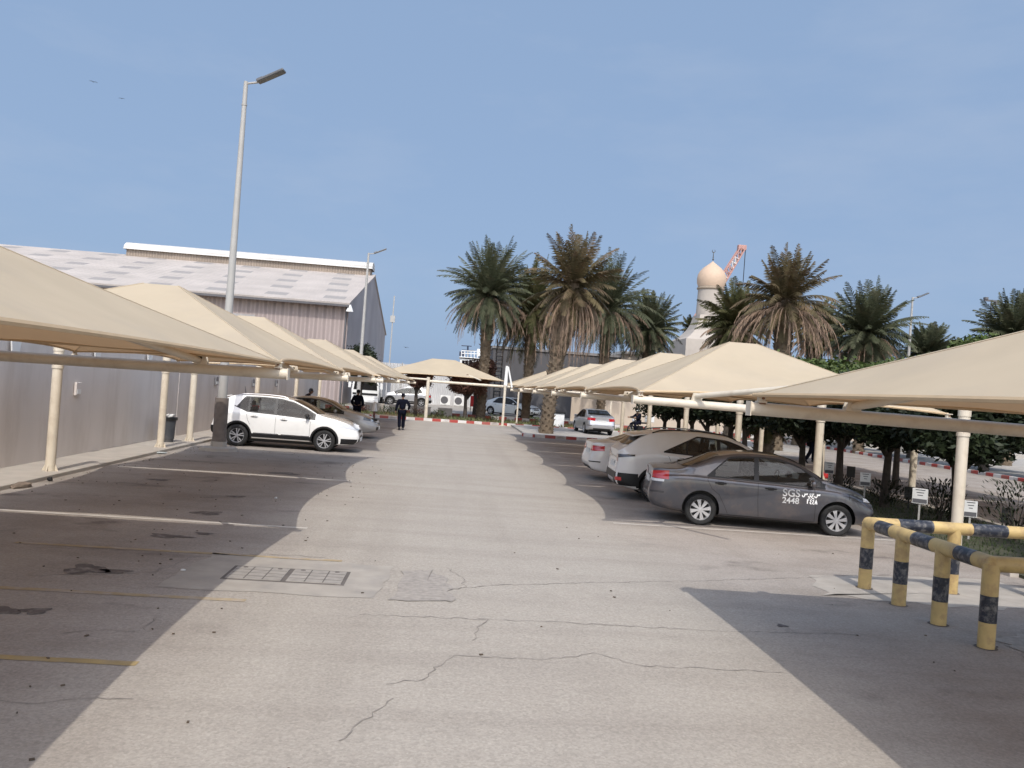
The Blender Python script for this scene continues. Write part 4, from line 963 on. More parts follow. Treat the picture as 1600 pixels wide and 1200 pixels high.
# ================================================================ CARS
def smooth_curve(pts, sig=.06):
    xs = np.array([p[0] for p in pts]); zs = np.array([p[1] for p in pts])
    g = np.arange(xs[0]-1, xs[-1]+1, .01); y = np.interp(g, xs, zs)
    k = np.exp(-.5*(np.arange(-30, 31)*.01/sig)**2); k /= k.sum(); ys = np.convolve(np.pad(y, 30, 'edge'), k, 'valid')
    return lambda x: float(np.interp(x, g, ys))
def build_car(name, label, cat, S, loc, rz, group='cars parked around the lot'):
    """x forward from rear bumper, y left, z up"""
    t = thing(name, label, cat, loc, rz, group)
    L, W, ra, fa, R0 = S['L'], S['W'], S['ra'], S['fa'], S['R']
    hw = W/2; top = smooth_curve(S['top'], S.get('sig', .05)); belt = smooth_curve(S['belt'], .1)
    low = smooth_curve([(0, S.get('lowr', .30)), (.35, .24), (ra+.5, S.get('sill', .2)), (fa-.5, S.get('sill', .2)), (L-.3, .22), (L, .27)], .1)
    x0r, x0f = S.get('rc', .42), S.get('fc', .75)
    def plan(x):
        a = 1.0
        if x < x0r: a = S.get('rw', .80)+(1-S.get('rw', .80))*math.sqrt(max(0, 1-(1-x/x0r)**2))
        if x > L-x0f: a = min(a, S.get('fwid', .68)+(1-S.get('fwid', .68))*math.sqrt(max(0, 1-(1-(L-x)/x0f)**2)))
        return hw*a*(1-.03*math.cos(PI*(x/L)))
    def sec(x):
        w_ = plan(x); zt = top(x); zb = min(belt(x), zt-.09); zl = low(x); g = zt-zb
        tum = S.get('tum', .36); wr = max(.15, .955*w_-tum*max(0, g-.10)-(.02 if g > .2 else 0)); zm = zl+(zb-zl)*.5
        e = .055 if g > .2 else .03
        K = [(w_*.86, zl), (w_*.955, zl+.03), (w_*.985, zl+.12), (w_*1.0, zm-.02), (w_*.998, zb-.16), (w_*.985, zb-.045), (w_*.957, zb), (wr+(.957*w_-wr)*.5, zb+(g-e)*.5), (wr, zt-e), (wr-.06, zt-e*.42), (wr*.72, zt-.012), (wr*.4, zt-.003), (0, zt)]
        return K
    def dense(x):
        K = sec(x); out = []
        n = len(K)
        for i in range(n-1):
            p0 = K[max(0, i-1)]; p1 = K[i]; p2 = K[i+1]; p3 = K[min(n-1, i+2)]
            if i == n-2: p3 = (-K[n-2][0], K[n-2][1])
            for j in range(3):
                u = j/3; q = []
                for c in (0, 1):
                    a, b, c_, d = p0[c], p1[c], p2[c], p3[c]
                    q.append(.5*(2*b+(c_-a)*u+(2*a-5*b+4*c_-d)*u*u+(3*b-a-3*c_+d)*u**3)*1.0)
                q[0] = q[0] if abs(p1[0]-p2[0]) > 1e-6 else p1[0]
                out.append((q[0], q[1]))
        out.append(K[-1]); return out
    bul = S.get('bulge', .09); bulf = S.get('bulgef', .10)
    def shear(x, z):
        o = 0
        if x < .5: o -= bul*math.exp(-((z-.52)/.22)**2)*(1-x/.5)
        if x > L-.5: o += bulf*math.exp(-((z-.48)/.22)**2)*(1-(L-x)/.5)
        if x < .5 and z < .4: o += .10*(.4-z)/.2*(1-x/.5)
        if x > L-.5 and z < .35: o -= .12*(.35-z)/.15*(1-(L-x)/.5)
        return x+o
    cache = {}
    def D(x):
        k = round(x, 3)
        if k not in cache: cache[k] = dense(k)
        return cache[k]
    def side_y(x, z):
        P_ = [p for p in D(x)]; zs = [p[1] for p in P_]; ys = [p[0] for p in P_]
        for i in range(len(P_)-1):
            if zs[i] <= z <= zs[i+1] and zs[i+1] > zs[i]: return ys[i]+(ys[i+1]-ys[i])*(z-zs[i])/(zs[i+1]-zs[i])
        return ys[0] if z < zs[0] else 0
    def top_z(x, y):
        P_ = D(x)[::-1]; y = abs(y)
        for i in range(len(P_)-1):
            if P_[i][0] <= y <= P_[i+1][0]: return P_[i][1]+(P_[i+1][1]-P_[i][1])*(y-P_[i][0])/max(1e-6, P_[i+1][0]-P_[i][0])
        return P_[-1][1]
    # body shell
    xs = sorted(set([0, .015, .04, .08, .13, .19, .26, .34] + list(np.round(np.arange(.42, L-.35, .055), 3)) + [round(L-q, 3) for q in (.34, .26, .19, .13, .08, .04, .015, 0)]))
    rows = []
    for x in xs:
        d = D(x); pin = 1-(.02 if x in (0, round(L, 3)) else 0)
        r = [(shear(x, z), y*pin, z) for y, z in d]+[(shear(x, z), -y*pin, z) for y, z in d[::-1][1:]]
        rows.append(r)
    mb = MB(); mb.grid(rows); nc = len(rows[0])
    for r in (rows[0], rows[-1]):
        cap = []
        for i in range((nc+1)//2):
            a, b = r[i], r[nc-1-i]; cap.append([(a[0]+(b[0]-a[0])*j/8, a[1]+(b[1]-a[1])*j/8, a[2]) for j in range(9)])
        mb.grid(cap)
    fl = [[r[0], r[-1]] for r in rows]; mb.grid(fl)
    body = mb.build('body', [S['paint'], M['dark']], None, smooth=True)
    me = body.data; bm = bmesh.new(); bm.from_mesh(me); bmesh.ops.remove_doubles(bm, verts=bm.verts, dist=.0005); bmesh.ops.recalc_face_normals(bm, faces=bm.faces); bm.to_mesh(me); bm.free()
    # wheel arches
    RA = R0+S.get('archgap', .055)
    bm = bmesh.new(); bm.from_mesh(body.data); bmesh.ops.holes_fill(bm, edges=bm.edges); bmesh.ops.recalc_face_normals(bm, faces=bm.faces); bm.to_mesh(body.data); bm.free()
    for xx in (ra, fa):
        for sy in (-1, 1):
            best = None
            for solver, eps in (('EXACT', 0), ('EXACT', .0013), ('FAST', .0007)):
                cut = MB(); cut.lathe([(RA+eps, sy*(hw-.30)), (RA+eps, sy*(hw+.25))], (xx+eps, 0, R0+.015), 41, 'y')
                co = cut.build('arch_cutter', M['dark'])
                md = body.modifiers.new('b', 'BOOLEAN'); md.operation = 'DIFFERENCE'; md.object = co; md.solver = solver
                dg = bpy.context.evaluated_depsgraph_get(); nm = bpy.data.meshes.new_from_object(body.evaluated_get(dg)); body.modifiers.clear(); bpy.data.objects.remove(co)
                bad = sum(1 for v in nm.vertices if math.hypot(v.co.x-xx, v.co.z-R0) < RA-.06 and v.co.y*sy > hw-.25 and v.co.z > .3)
                if bad == 0 and len(nm.vertices) > len(body.data.vertices)*.7: best = nm; break
            if best is None: print('ARCH FAIL', name, xx, sy, bad, len(nm.vertices)); best = nm
            body.data = best
    d0, d1 = S['dlo']; zlo = lambda x: belt(x)+.018; gh = S.get('ghead', .085)
    def zhi(x): return min(top(x)-gh, belt(x)+.02+(x-d0)*S.get('rearrise', 1.2) if S.get('rearrise') else 9)
    def zl2(x):
        k = S.get('kick'); b = zlo(x)
        if k and x < k[0]: b += (k[0]-x)*k[1]
        return b
    xs_ = [x for x in np.linspace(d0+.04, d1-.05, 26) if zhi(x)-zl2(x) > .05]
    poly = [(x, zl2(x)+.008) for x in xs_]+[(x, zhi(x)-.014) for x in xs_[::-1]]
    cut = MB(); cut.prism(poly, -hw-.3, hw+.3); co = cut.build('window_cutter', M['dark'])
    md = body.modifiers.new('b', 'BOOLEAN'); md.operation = 'DIFFERENCE'; md.object = co; md.solver = 'EXACT'
    dg = bpy.context.evaluated_depsgraph_get(); nm = bpy.data.meshes.new_from_object(body.evaluated_get(dg)); body.modifiers.clear(); bpy.data.objects.remove(co); body.data = nm
    body.parent = t
    if len(nm.materials) < 2: nm.materials.clear(); nm.materials.append(S['paint']); nm.materials.append(M['dark'])
    for p in nm.polygons:
        c = p.center; 
        for xx in (ra, fa):
            dd = math.hypot(c.x-xx, c.z-R0-.015)
            if dd < RA+.004 and abs(c.y) < hw-.0 and (dd < RA-.01 or abs(p.normal.y) < .5): p.material_index = 1
        if c.z < low(c.x)+.012: p.material_index = 1
        if xs_[0]-.03 < c.x < xs_[-1]+.03 and zl2(c.x)-.02 < c.z < zhi(c.x)+.02 and abs(c.y) < side_y(c.x, c.z)-.03: p.material_index = 1
    nm.polygons.foreach_set('use_smooth', [True]*len(nm.polygons)); nm.set_sharp_from_angle(angle=R(30))
    # patch helpers
    def side_patch(nm_, lo, hi, xa, xb, sy, m_, off, nx=24, nz=6, parent=t):
        rows = []
        for i in range(nx+1):
            x = xa+(xb-xa)*i/nx; a, b = lo(x), hi(x)
            if b < a+.004: b = a+.004
            rows.append([(shear(x, a+(b-a)*j/nz), sy*(side_y(x, a+(b-a)*j/nz)+off), a+(b-a)*j/nz) for j in range(nz+1)])
        mb = MB(); mb.grid(rows); return mb.build(nm_, m_, parent, smooth=True)
    def ribbon(path, wd, sy, off, mb):
        P_ = []
        for (xa, za), (xb, zb_) in zip(path[:-1], path[1:]):
            n = max(2, int(math.hypot(xb-xa, zb_-za)/.05)); P_ += [(xa+(xb-xa)*i/n, za+(zb_-za)*i/n) for i in range(n)]
        P_.append(path[-1]); rows = []
        for i, (x, z) in enumerate(P_):
            a = P_[max(0, i-1)]; b = P_[min(len(P_)-1, i+1)]; dx, dz = b[0]-a[0], b[1]-a[1]; q = math.hypot(dx, dz) or 1; nx_, nz_ = -dz/q*wd/2, dx/q*wd/2
            rows.append([(shear(x+s*nx_, z+s*nz_), sy*(side_y(x+s*nx_, z+s*nz_)+off), z+s*nz_) for s in (-1, 1)])
        mb.grid(rows)
    # side glass, frame strips and pillars
    bx = S['bpil']
    for sy in (-1, 1):
        side_patch('window_frame', lambda x: zl2(x)-.016, lambda x: zl2(x)+.014, d0-.01, d1+.02, sy, M['dark'], .0045, 40, 2)
        side_patch('window_frame', lambda x: max(zl2(x), zhi(x)-.018), lambda x: max(zl2(x)+.01, zhi(x)+.016), d0-.01, d1+.02, sy, M['dark'], .0045, 40, 2)
        side_patch('window_corner', lambda x: zl2(x), lambda x: max(zl2(x)+.004, zhi(x)), d0, xs_[0]+.02, sy, M['dark'], .0055, 4, 2)
        side_patch('window_corner', lambda x: zl2(x), lambda x: max(zl2(x)+.004, zhi(x)), xs_[-1]-.02, d1+.01, sy, M['dark'], .0055, 4, 2)
        cuts = [xs_[0]]+[c for c in bx]+[xs_[-1]]
        for c in bx: side_patch('pillar', lambda x: zl2(x), zhi, c-(.045 if c == bx[-1] else .022), c+(.045 if c == bx[-1] else .022), sy, M['dark'], .006, 3, 6)
        for a, b in zip(cuts[:-1], cuts[1:]):
            side_patch('side_window', lambda x: zl2(x)+.006, lambda x: max(zl2(x)+.008, zhi(x)-.012), a, b, sy, M['pane'], .002, 20, parent=t)
    # seats seen through the glass
    bp_ = bx[-1]
    for xx in (bp_+.05, bp_-.85):
        if xx < xs_[0]+.1: continue
        for yy in (-.36, .36):
            zz = belt(xx); mb = MB(); mb.obox((xx, yy, zz+.02), (.06, 0, .02), (0, .23, 0), (-.05, 0, .12)); mb.obox((xx-.07, yy, zz+.24), (.04, 0, .01), (0, .12, 0), (-.02, 0, .075)); mb.build('seat', M['seat'], t, bevel=.03)
    zz = belt(bp_+.7); mb = MB(); pts = [(bp_+.62+.05*math.sin(a), -.36*S.get('drv', -1)+.18*math.cos(a), zz+.03+.17*math.sin(a)) for a in np.linspace(0, 2*PI, 20)]; mb.tube(pts, .015, 6, caps=False); mb.build('steering_wheel', M['dark'], t, smooth=True)
    # windscreen and rear window
    def screen(nm_, xa, xb, marg, up):
        rows = []
        n = 14
        for i in range(n+1):
            x = xa+(xb-xa)*i/n; K = sec(x); wr = K[8][0]-marg
            if up == 'f': xx = lambda y: x-.10*(y/wr)**2*(1 if i < n else .6)
            else: xx = lambda y: x+.05*(y/wr)**2
            rows.append([])
            for j in range(15):
                y = wr*(-1+2*j/14); q = xx(y); rows[-1].append((q+(.006 if up == 'f' else -.006), y, top_z(q, y)+.008))
        mb = MB(); mb.grid(rows); return mb.build(nm_, M['screen'], t, smooth=True)
    screen('windscreen', S['ws'][0], S['ws'][1], .05, 'f'); screen('rear_window', S['rw_'][0], S['rw_'][1], .07, 'r')
    # seams, trims
    for sy in (-1, 1):
        mb = MB()
        for pth in S['seams']: ribbon([(x, z) for x, z in pth], .008, sy, .0022, mb)
        mb.build('door_gap', M['dark'], t)
        if S.get('cladm'):
            side_patch('sill_cladding', lambda x: low(x)+.005, lambda x: low(x)+S.get('cladh', .16), ra+RA+.01, fa-RA-.01, sy, M['dark'], .006, 20, 3)
            for xx in (ra, fa):
                rows = []
                for i in range(33):
                    a = R(-22+224*i/32); rows.append([])
                    for r_ in (RA-.004, RA+S.get('archw', .055)):
                        x = xx+r_*math.cos(a); z = R0+.015+r_*math.sin(a); z = max(z, low(min(max(x, .02), L-.02))+.01); x = min(max(x, .01), L-.01)
                        rows[-1].append((shear(x, z), sy*(side_y(x, z)+.008), z))
                mb = MB(); mb.grid(rows); mb.build('arch_trim', M['dark'], t, smooth=True)
        if S.get('chromesill'):
            for a, b in S['chromesill']: side_patch('sill_trim', lambda x: low(x)+.165, lambda x: low(x)+.195, a, b, sy, M['chrome'], .011, 8, 2)
        for hx in S['handles']:
            z = belt(hx)-.10; y = side_y(hx, z)
            mb = MB(); mb.obox((hx, sy*(y+.004), z), (.055, 0, 0), (0, .004, 0), (0, 0, .028)); q = mb.build('handle_recess', M['dark'], t)
            mb = MB(); mb.tube([(hx-.10, sy*(y+.008), z+.004), (hx-.07, sy*(y+.034), z+.006), (hx+.07, sy*(y+.034), z+.004), (hx+.10, sy*(y+.008), z)], .014, 8); mb.build('door_handle', S.get('handm', S['paint']), t, smooth=True)
        mx_ = S['mirror']; z = belt(mx_)+.08; y = side_y(mx_, z)
        mb = MB(); mb.lathe([(.002, -.10), (.05, -.085), (.075, -.03), (.075, .05), (.05, .085), (.002, .095)], (0, 0, 0), 18, 'y')
        mo = mb.build('mirror', S.get('mirm', S['paint']), t, smooth=True); mo.location = (mx_, sy*(y+.13), z+.01); mo.scale = (.8, 1, .92)
        mb = MB(); mb.obox((mx_-.056, sy*(y+.13), z+.012), (.003, 0, 0), (0, .075, 0), (0, 0, .045)); mb.build('mirror_glass', M['chrome'], t)
        mb = MB(); mb.obox((mx_+.01, sy*(y+.03), z-.02), (.03, 0, 0), (0, .05, 0), (0, 0, .015)); mb.build('mirror_stalk', M['dark'], t)
    # end patches: param u in [-1,1] across face, beyond wraps the corner
    def hull(u, z, rear):
        au = abs(u); sg = 1 if u > 0 else -1
        if au <= 1: x = 0.002 if rear else L-.002; return Vector((shear(x, z)+(-.009 if rear else .009), sg*au*side_y(x, z)*.985, z))
        x = (au-1) if rear else L-(au-1)
        return Vector((shear(x, z)+(-.005 if rear else .005), sg*(side_y(x, z)+.010), z))
    def endpatch(nm_, u0, u1, zl_, zh_, rear, m_, n=36, parent=t):
        out = None
        rows = []
        for i in range(n+1):
            u = u0+(u1-u0)*i/n; q = i/n; a, b = zl_(q), zh_(q); rows.append([hull(u, a+(b-a)*j/12, rear) for j in range(13)])
        mb = MB(); mb.grid(rows); return mb.build(nm_, m_, parent, smooth=True)
    for e in S['ends']:
        nm_, u0, u1, zl_, zh_, rear, m_ = e[:7]
        for sg in ((-1, 1) if u0*u1 > 0 or u0 == 0 else (1,)):
            if u0 < 0: endpatch(nm_, u0, u1, zl_, zh_, rear, m_); break
            endpatch(nm_, sg*u0, sg*u1, zl_, zh_, rear, m_)
    # plates
    for rear, z in ((True, S.get('plr', .78)), (False, S.get('plf', .42))):
        x = shear(0 if rear else L, z)+(-.012 if rear else .012)
        mb = MB(); mb.box(x-.006, x+.006, -.26, .26, z-.06, z+.06); mb.build('number_plate', M['boardw'], t)
    if S.get('rails'):
        a, b = S['rails']
        for sy in (-1, 1):
            mb = MB(); pts = []
            for i in range(13):
                x = a+(b-a)*i/12; K = sec(x); pts.append((x, sy*(K[8][0]-.03), top_z(x, K[8][0]-.03)+(.012 if i in (0, 12) else .04)))
            mb.tube(pts, .016, 8); mb.build('roof_rail', S.get('railm', M['dark']), t, smooth=True)
    if S.get('spoiler'):
        a = S['spoiler']; mb = MB(); K = sec(a+.15); wr = K[8][0]
        mb.prism([(a-.13, top(a+.12)-.055), (a+.2, top(a+.2)-.02), (a+.2, top(a+.2)+.006), (a-.10, top(a+.12)-.012)], -wr*.95, wr*.95); mb.build('spoiler', S['paint'], t, bevel=.01)
    if S.get('antenna'):
        x = S['antenna']; mb = MB(); mb.tube([(x, 0, top(x)-.01), (x-.05, 0, top(x)+.24)], [.012, .004], 6); mb.build('antenna', M['dark'], t)
    for q in S.get('extra', []): q(t, side_y, top, belt, shear, L, hw, low)
    # wheels
    tw = .20
    def wheel(x, y, sg):
        wt = bpy.data.objects.new('wheel', None); C.objects.link(wt); wt.parent = t; wt.location = (x, y, R0)
        mb = MB(); h = tw/2; r = R0
        mb.lathe([(r*.66, -h*.9), (r*.72, -h), (r*.90, -h), (r*.975, -h*.82), (r, -h*.45), (r, h*.45), (r*.975, h*.82), (r*.90, h), (r*.72, h), (r*.66, h*.9)], seg=44, axis='y', caps=False)
        mb.build('tyre', M['tyre'], wt, smooth=True)
        rm_ = bpy.data.objects.new('rim', None)
        mb = MB(); o = sg*h
        mb.lathe([(.001, o*.1), (r*.6, o*.1)], seg=30, axis='y', caps=False); di = mb.build('hub_back', M['dark'], wt)
        mb = MB(); mb.lathe([(r*.60, o*.1), (r*.62, o*.75), (r*.665, o*.93), (r*.675, o*.8)], seg=44, axis='y', caps=False)
        mb.lathe([(.001, o*.92), (r*.10, o*.90), (r*.15, o*.75)], seg=20, axis='y', caps=False)
        ns_ = S.get('spokes', 5); dbl = S.get('double', True)
        for k in range(ns_):
            a0 = 2*PI*k/ns_+.2
            for da in ((-.16, .16) if dbl else (0,)):
                a = a0+da; c, s = math.cos(a), math.sin(a); c2, s2 = math.cos(a0+da*1.25), math.sin(a0+da*1.25)
                wi, wo = (r*.035, r*.05) if dbl else (r*.05, r*.13)
                p0 = Vector((c*r*.1, 0, s*r*.1)); p1 = Vector((c2*r*.63, 0, s2*r*.63)); tn = Vector((-s, 0, c))
                v = []
                for yy in (o*.72, o*.88): v += [p0-tn*wi+Vector((0, yy, 0)), p0+tn*wi+Vector((0, yy, 0)), p1+tn*wo+Vector((0, yy-o*.02, 0)), p1-tn*wo+Vector((0, yy-o*.02, 0))]
                mb.add(v, [(0, 1, 2, 3), (7, 6, 5, 4), (0, 3, 7, 4), (1, 5, 6, 2), (2, 6, 7, 3), (0, 4, 5, 1)])
        mb.build('rim', M['alloy'], wt, smooth=True)
    for xx in (ra, fa):
        for sg in (-1, 1): wheel(xx, sg*(hw-tw/2-.012), sg)
    mb = MB(); mb.box(ra-.3, fa+.3, -hw+.28, hw-.28, .17, .35); mb.build('underbody', M['dark'], t)
    return t
LR = mat('tail_lamp_red', (.42, .012, .018), .15, var=.15, coat=.8)
LW = mat('lamp_clear', (.62, .63, .65), .12, var=.1, coat=.8)
LD = mat('lamp_dark', (.05, .05, .055), .1, var=.1, coat=.8)
c_ = lambda v: (lambda q: v)
lin = lambda a, b: (lambda q: a+(b-a)*q)
p_grey = paint('metallic_grey_paint', (.085, .085, .097), metal=.55, rough=.34, dirt=(.20, .155, .13), damt=.5)
p_white = paint('white_car_paint', (.78, .77, .74), rough=.25)
p_white2 = paint('white_car_paint_dusty', (.66, .64, .61), rough=.3)
p_pearl = paint('silver_beige_paint', (.40, .385, .36), metal=.2, rough=.35, dirt=(.30, .24, .19), damt=.5)
p_silver = paint('silver_paint', (.50, .50, .51), metal=.6, rough=.3)
p_blue = paint('bluish_white_paint', (.74, .78, .78), rough=.3)

M['letter'] = mat('white_lettering', (.85, .85, .84), .5, var=.02)
def lettering(t, side_y, top, belt, shear, L, hw, low):
    """white fleet lettering on the front right door (viewer's side)"""
    def place(o, x, z):
        o.parent = t
        for v in o.data.vertices:
            X_, Z_ = x+v.co.x, z+v.co.y; v.co = (X_, -(side_y(X_, Z_)+.005+abs(v.co.z)), Z_)
    for s, x, z, sz in (('SGS', 2.44, .695, .15), ('2448', 2.44, .565, .12)):
        cu = bpy.data.curves.new('lettering', 'FONT'); cu.body = s; cu.size = sz*1.32; cu.extrude = .0012; cu.offset = .0035
        o = bpy.data.objects.new('lettering', cu); C.objects.link(o)
        dg = bpy.context.evaluated_depsgraph_get(); me = bpy.data.meshes.new_from_object(o.evaluated_get(dg)); bpy.data.objects.remove(o)
        me.materials.clear(); me.materials.append(M['letter']); o = bpy.data.objects.new('lettering', me); C.objects.link(o); place(o, x, z)
    # Arabic letters and digits drawn as strokes (x to the right, y up, unit box)
    def strokes(lines, x, z, sc, r=.0095):
        for ln in lines:
            mb = MB(); pts = [(p[0]*sc, p[1]*sc, 0) for p in ln]
            if len(pts) == 1: mb.obox(pts[0], (r*1.2, 0, 0), (0, r*1.2, 0), (0, 0, .001))
            else:
                P_ = []
                for i, p in enumerate(pts):
                    a = Vector(pts[max(0, i-1)]); b = Vector(pts[min(len(pts)-1, i+1)]); d = (b-a).normalized(); q = Vector((-d.y, d.x, 0))*r
                    P_.append([Vector(p)+q, Vector(p)-q])
                mb.grid(P_)
            o = mb.build('lettering', M['letter'], None); place(o, x, z)
    seen = lambda ox: [[(ox+.9, .45), (ox+.85, .2), (ox+.75, .2), (ox+.7, .4), (ox+.65, .2), (ox+.55, .2), (ox+.5, .4), (ox+.45, .0), (ox+.3, -.2), (ox+.12, -.15), (ox+.05, .1)]]
    jeem = lambda ox: [[(ox+.05, .35), (ox+.5, .42), (ox+.25, .1), (ox+.12, -.15), (ox+.3, -.35), (ox+.55, -.3)], [(ox+.33, .0)]]
    yeh = lambda ox: [[(ox+.48, .42), (ox+.35, .3), (ox+.4, .12), (ox+.5, 0), (ox+.3, -.18), (ox+.05, -.05)], [(ox+.2, -.38)], [(ox+.38, -.38)]]
    strokes(seen(0)+yeh(.95)+jeem(1.45)+seen(2.05), 2.80, .73, .112)
    d2 = [[(.02, 1), (.10, .80), (.28, .80), (.36, 1)], [(.10, .80), (.10, 0)]]
    d4 = lambda ox: [[(ox+.38, 1), (ox+.1, .78), (ox+.3, .55), (ox+.05, .28), (ox+.15, .05), (ox+.42, 0)]]
    d8 = lambda ox: [[(ox, 0), (ox+.16, .6), (ox+.22, 1), (ox+.28, .6), (ox+.44, 0)]]
    strokes(d2+d4(.6)+d4(1.15)+d8(1.75), 2.90, .585, .085)
KIA = dict(L=4.13, W=1.70, ra=.93, fa=3.48, R=.30, paint=p_grey, spokes=8, double=False, handm=M['dark'], bulge=.07,
    top=[(0, 1.00), (.03, 1.045), (.10, 1.05), (.48, 1.065), (.85, 1.20), (1.20, 1.36), (1.55, 1.43), (2.0, 1.46), (2.4, 1.445), (2.70, 1.36), (3.02, 1.19), (3.25, 1.04), (3.4, .99), (3.75, .92), (3.98, .82), (4.09, .70), (4.13, .60)],
    belt=[(0, .90), (.6, .95), (1.2, .935), (2.2, .905), (3.2, .875), (3.6, .84), (3.9, .74), (4.13, .52)], dlo=(1.03, 3.22), bpil=[1.95], rearrise=.95,
    ws=(3.26, 2.62), rw_=(.56, 1.22), handles=[1.28, 2.22], mirror=2.98,
    seams=[[(2.02, .26), (1.99, .55), (1.98, .93)], [(1.26, .62), (1.12, .72), (1.03, .88), (1.06, .95)], [(1.26, .62), (1.38, .40), (1.44, .27)], [(3.06, .26), (3.06, .6), (3.03, .90)], [(1.44, .245), (3.06, .245)]],
    ends=[('tail_lamp', .55, 1.30, lin(.85, .83), lin(.93, 1.00), True, LR), ('tail_lamp', .60, 1.22, lin(.78, .78), lin(.845, .825), True, LW), ('reflector', 1.02, 1.25, c_(.565), c_(.60), True, LD), ('bumper_strip', -.8, .8, c_(.30), c_(.42), True, M['dark']),
          ('headlamp_bezel', .62, 1.45, lin(.60, .72), lin(.70, .83), False, LD), ('headlamp', .95, 1.18, lin(.665, .69), lin(.72, .76), False, LW), ('grille', -.55, .55, c_(.56), c_(.66), False, M['dark']), ('lower_grille', -.75, .75, c_(.28), c_(.44), False, M['dark']), ('fog_lamp', .82, 1.06, c_(.34), c_(.46), False, M['dark'])],
    extra=[lettering])
build_car('sedan', 'dark grey saloon with white fleet lettering on the door, nearest car on the right', 'car', KIA, (0, 0, 0), 0)
kia = [o for o in bpy.data.objects if o.get('label', '').startswith('dark grey saloon')][0]
# place by its near wheels: rear contact (4.97,16.09), heading slightly toward the camera
hd = R(-8.5); nearc = Vector((4.97, 16.12)); lx, ly = .93, -(.85-.11)
kia.rotation_euler = (0, 0, hd); kia.location = (nearc.x-(lx*math.cos(hd)-ly*math.sin(hd)), nearc.y-(lx*math.sin(hd)+ly*math.cos(hd)), 0)

TUC = dict(L=4.50, W=1.86, ra=.88, fa=3.56, R=.345, paint=p_white2, spokes=5, cladm=True, sill=.24, cladh=.20, archgap=.06, tum=.40, bulge=.05, lowr=.34,
    top=[(0, 1.10), (.05, 1.16), (.12, 1.22), (.50, 1.50), (.75, 1.60), (1.2, 1.655), (1.9, 1.665), (2.5, 1.62), (2.85, 1.50), (3.25, 1.26), (3.45, 1.14), (3.6, 1.09), (4.1, 1.02), (4.35, .92), (4.5, .74)], sig=.06,
    belt=[(0, 1.02), (.8, 1.16), (1.6, 1.12), (2.6, 1.07), (3.3, 1.03), (3.8, .94), (4.3, .78), (4.5, .6)], dlo=(1.02, 3.38), bpil=[1.55, 2.28], rearrise=.55, ghead=.115,
    ws=(3.48, 2.72), rw_=(.16, .55), handles=[1.42, 2.42], mirror=3.10, rails=(.75, 2.7), spoiler=.42,
    seams=[[(2.28, .34), (2.25, .7), (2.24, 1.06)], [(1.36, .75), (1.20, .92), (1.12, 1.08)], [(3.22, .34), (3.22, .75), (3.18, 1.02)]],
    ends=[('tail_lamp', .62, 1.36, lin(.90, 1.02), lin(1.02, 1.06), True, LD), ('tail_lamp', .1, .62, c_(.93), c_(.97), True, LD), ('tail_lamp', .78, .84, lin(.88, .86), c_(1.02), True, LR), ('tail_lamp', .92, .98, lin(.88, .86), c_(1.03), True, LR), ('bumper_cladding', -1.46, 1.46, c_(.33), c_(.62), True, M['dark']), ('skid_plate', -.6, .6, c_(.36), c_(.46), True, M['alloy']), ('fog_lamp', 1.0, 1.12, c_(.44), c_(.52), True, LR),
          ('headlamp', .6, 1.2, c_(.62), c_(.80), False, LD), ('grille', -.9, .9, c_(.5), c_(.82), False, M['dark']), ('bumper_cladding', -1.4, 1.4, c_(.28), c_(.42), False, M['dark'])])
build_car('crossover', 'white crossover with black lower cladding parked behind the dark grey saloon', 'car', TUC, (4.02, 20.1, 0), R(-3))
SED = dict(L=4.55, W=1.76, ra=.98, fa=3.62, R=.31, paint=p_white2, spokes=7, double=False,
    top=[(0, 1.02), (.03, 1.07), (.12, 1.08), (.5, 1.09), (.9, 1.22), (1.3, 1.38), (1.7, 1.45), (2.15, 1.465), (2.55, 1.43), (2.9, 1.32), (3.3, 1.11), (3.5, 1.02), (3.7, .98), (4.1, .90), (4.4, .78), (4.55, .62)],
    belt=[(0, .92), (.6, .97), (1.3, .955), (2.3, .92), (3.4, .88), (3.9, .80), (4.3, .66), (4.55, .5)], dlo=(1.12, 3.42), bpil=[2.1], rearrise=.9,
    ws=(3.46, 2.76), rw_=(.62, 1.34), handles=[1.42, 2.38], mirror=3.12,
    seams=[[(2.16, .26), (2.13, .6), (2.12, .94)], [(1.34, .62), (1.2, .75), (1.12, .95)], [(3.22, .26), (3.2, .9)]],
    ends=[('tail_lamp', .62, 1.30, lin(.80, .84), lin(.96, .98), True, LR), ('bumper_strip', .9, 1.25, c_(.52), c_(.55), True, M['dark']), ('lower_strip', -.8, .8, c_(.30), c_(.38), True, M['dark']),
          ('headlamp', .55, 1.45, lin(.60, .72), lin(.68, .83), False, LD), ('headlamp', .7, 1.2, lin(.63, .68), lin(.67, .75), False, LW), ('grille', -.6, .6, c_(.58), c_(.68), False, M['dark']), ('lower_grille', -.6, .6, c_(.28), c_(.46), False, M['dark']), ('fog_lamp', .78, 1.04, lin(.34, .36), lin(.50, .47), False, M['dark'])])
build_car('sedan', 'white saloon with red tail lamp mostly hidden behind the white crossover', 'car', SED, (4.05, 23.9, 0), 0)
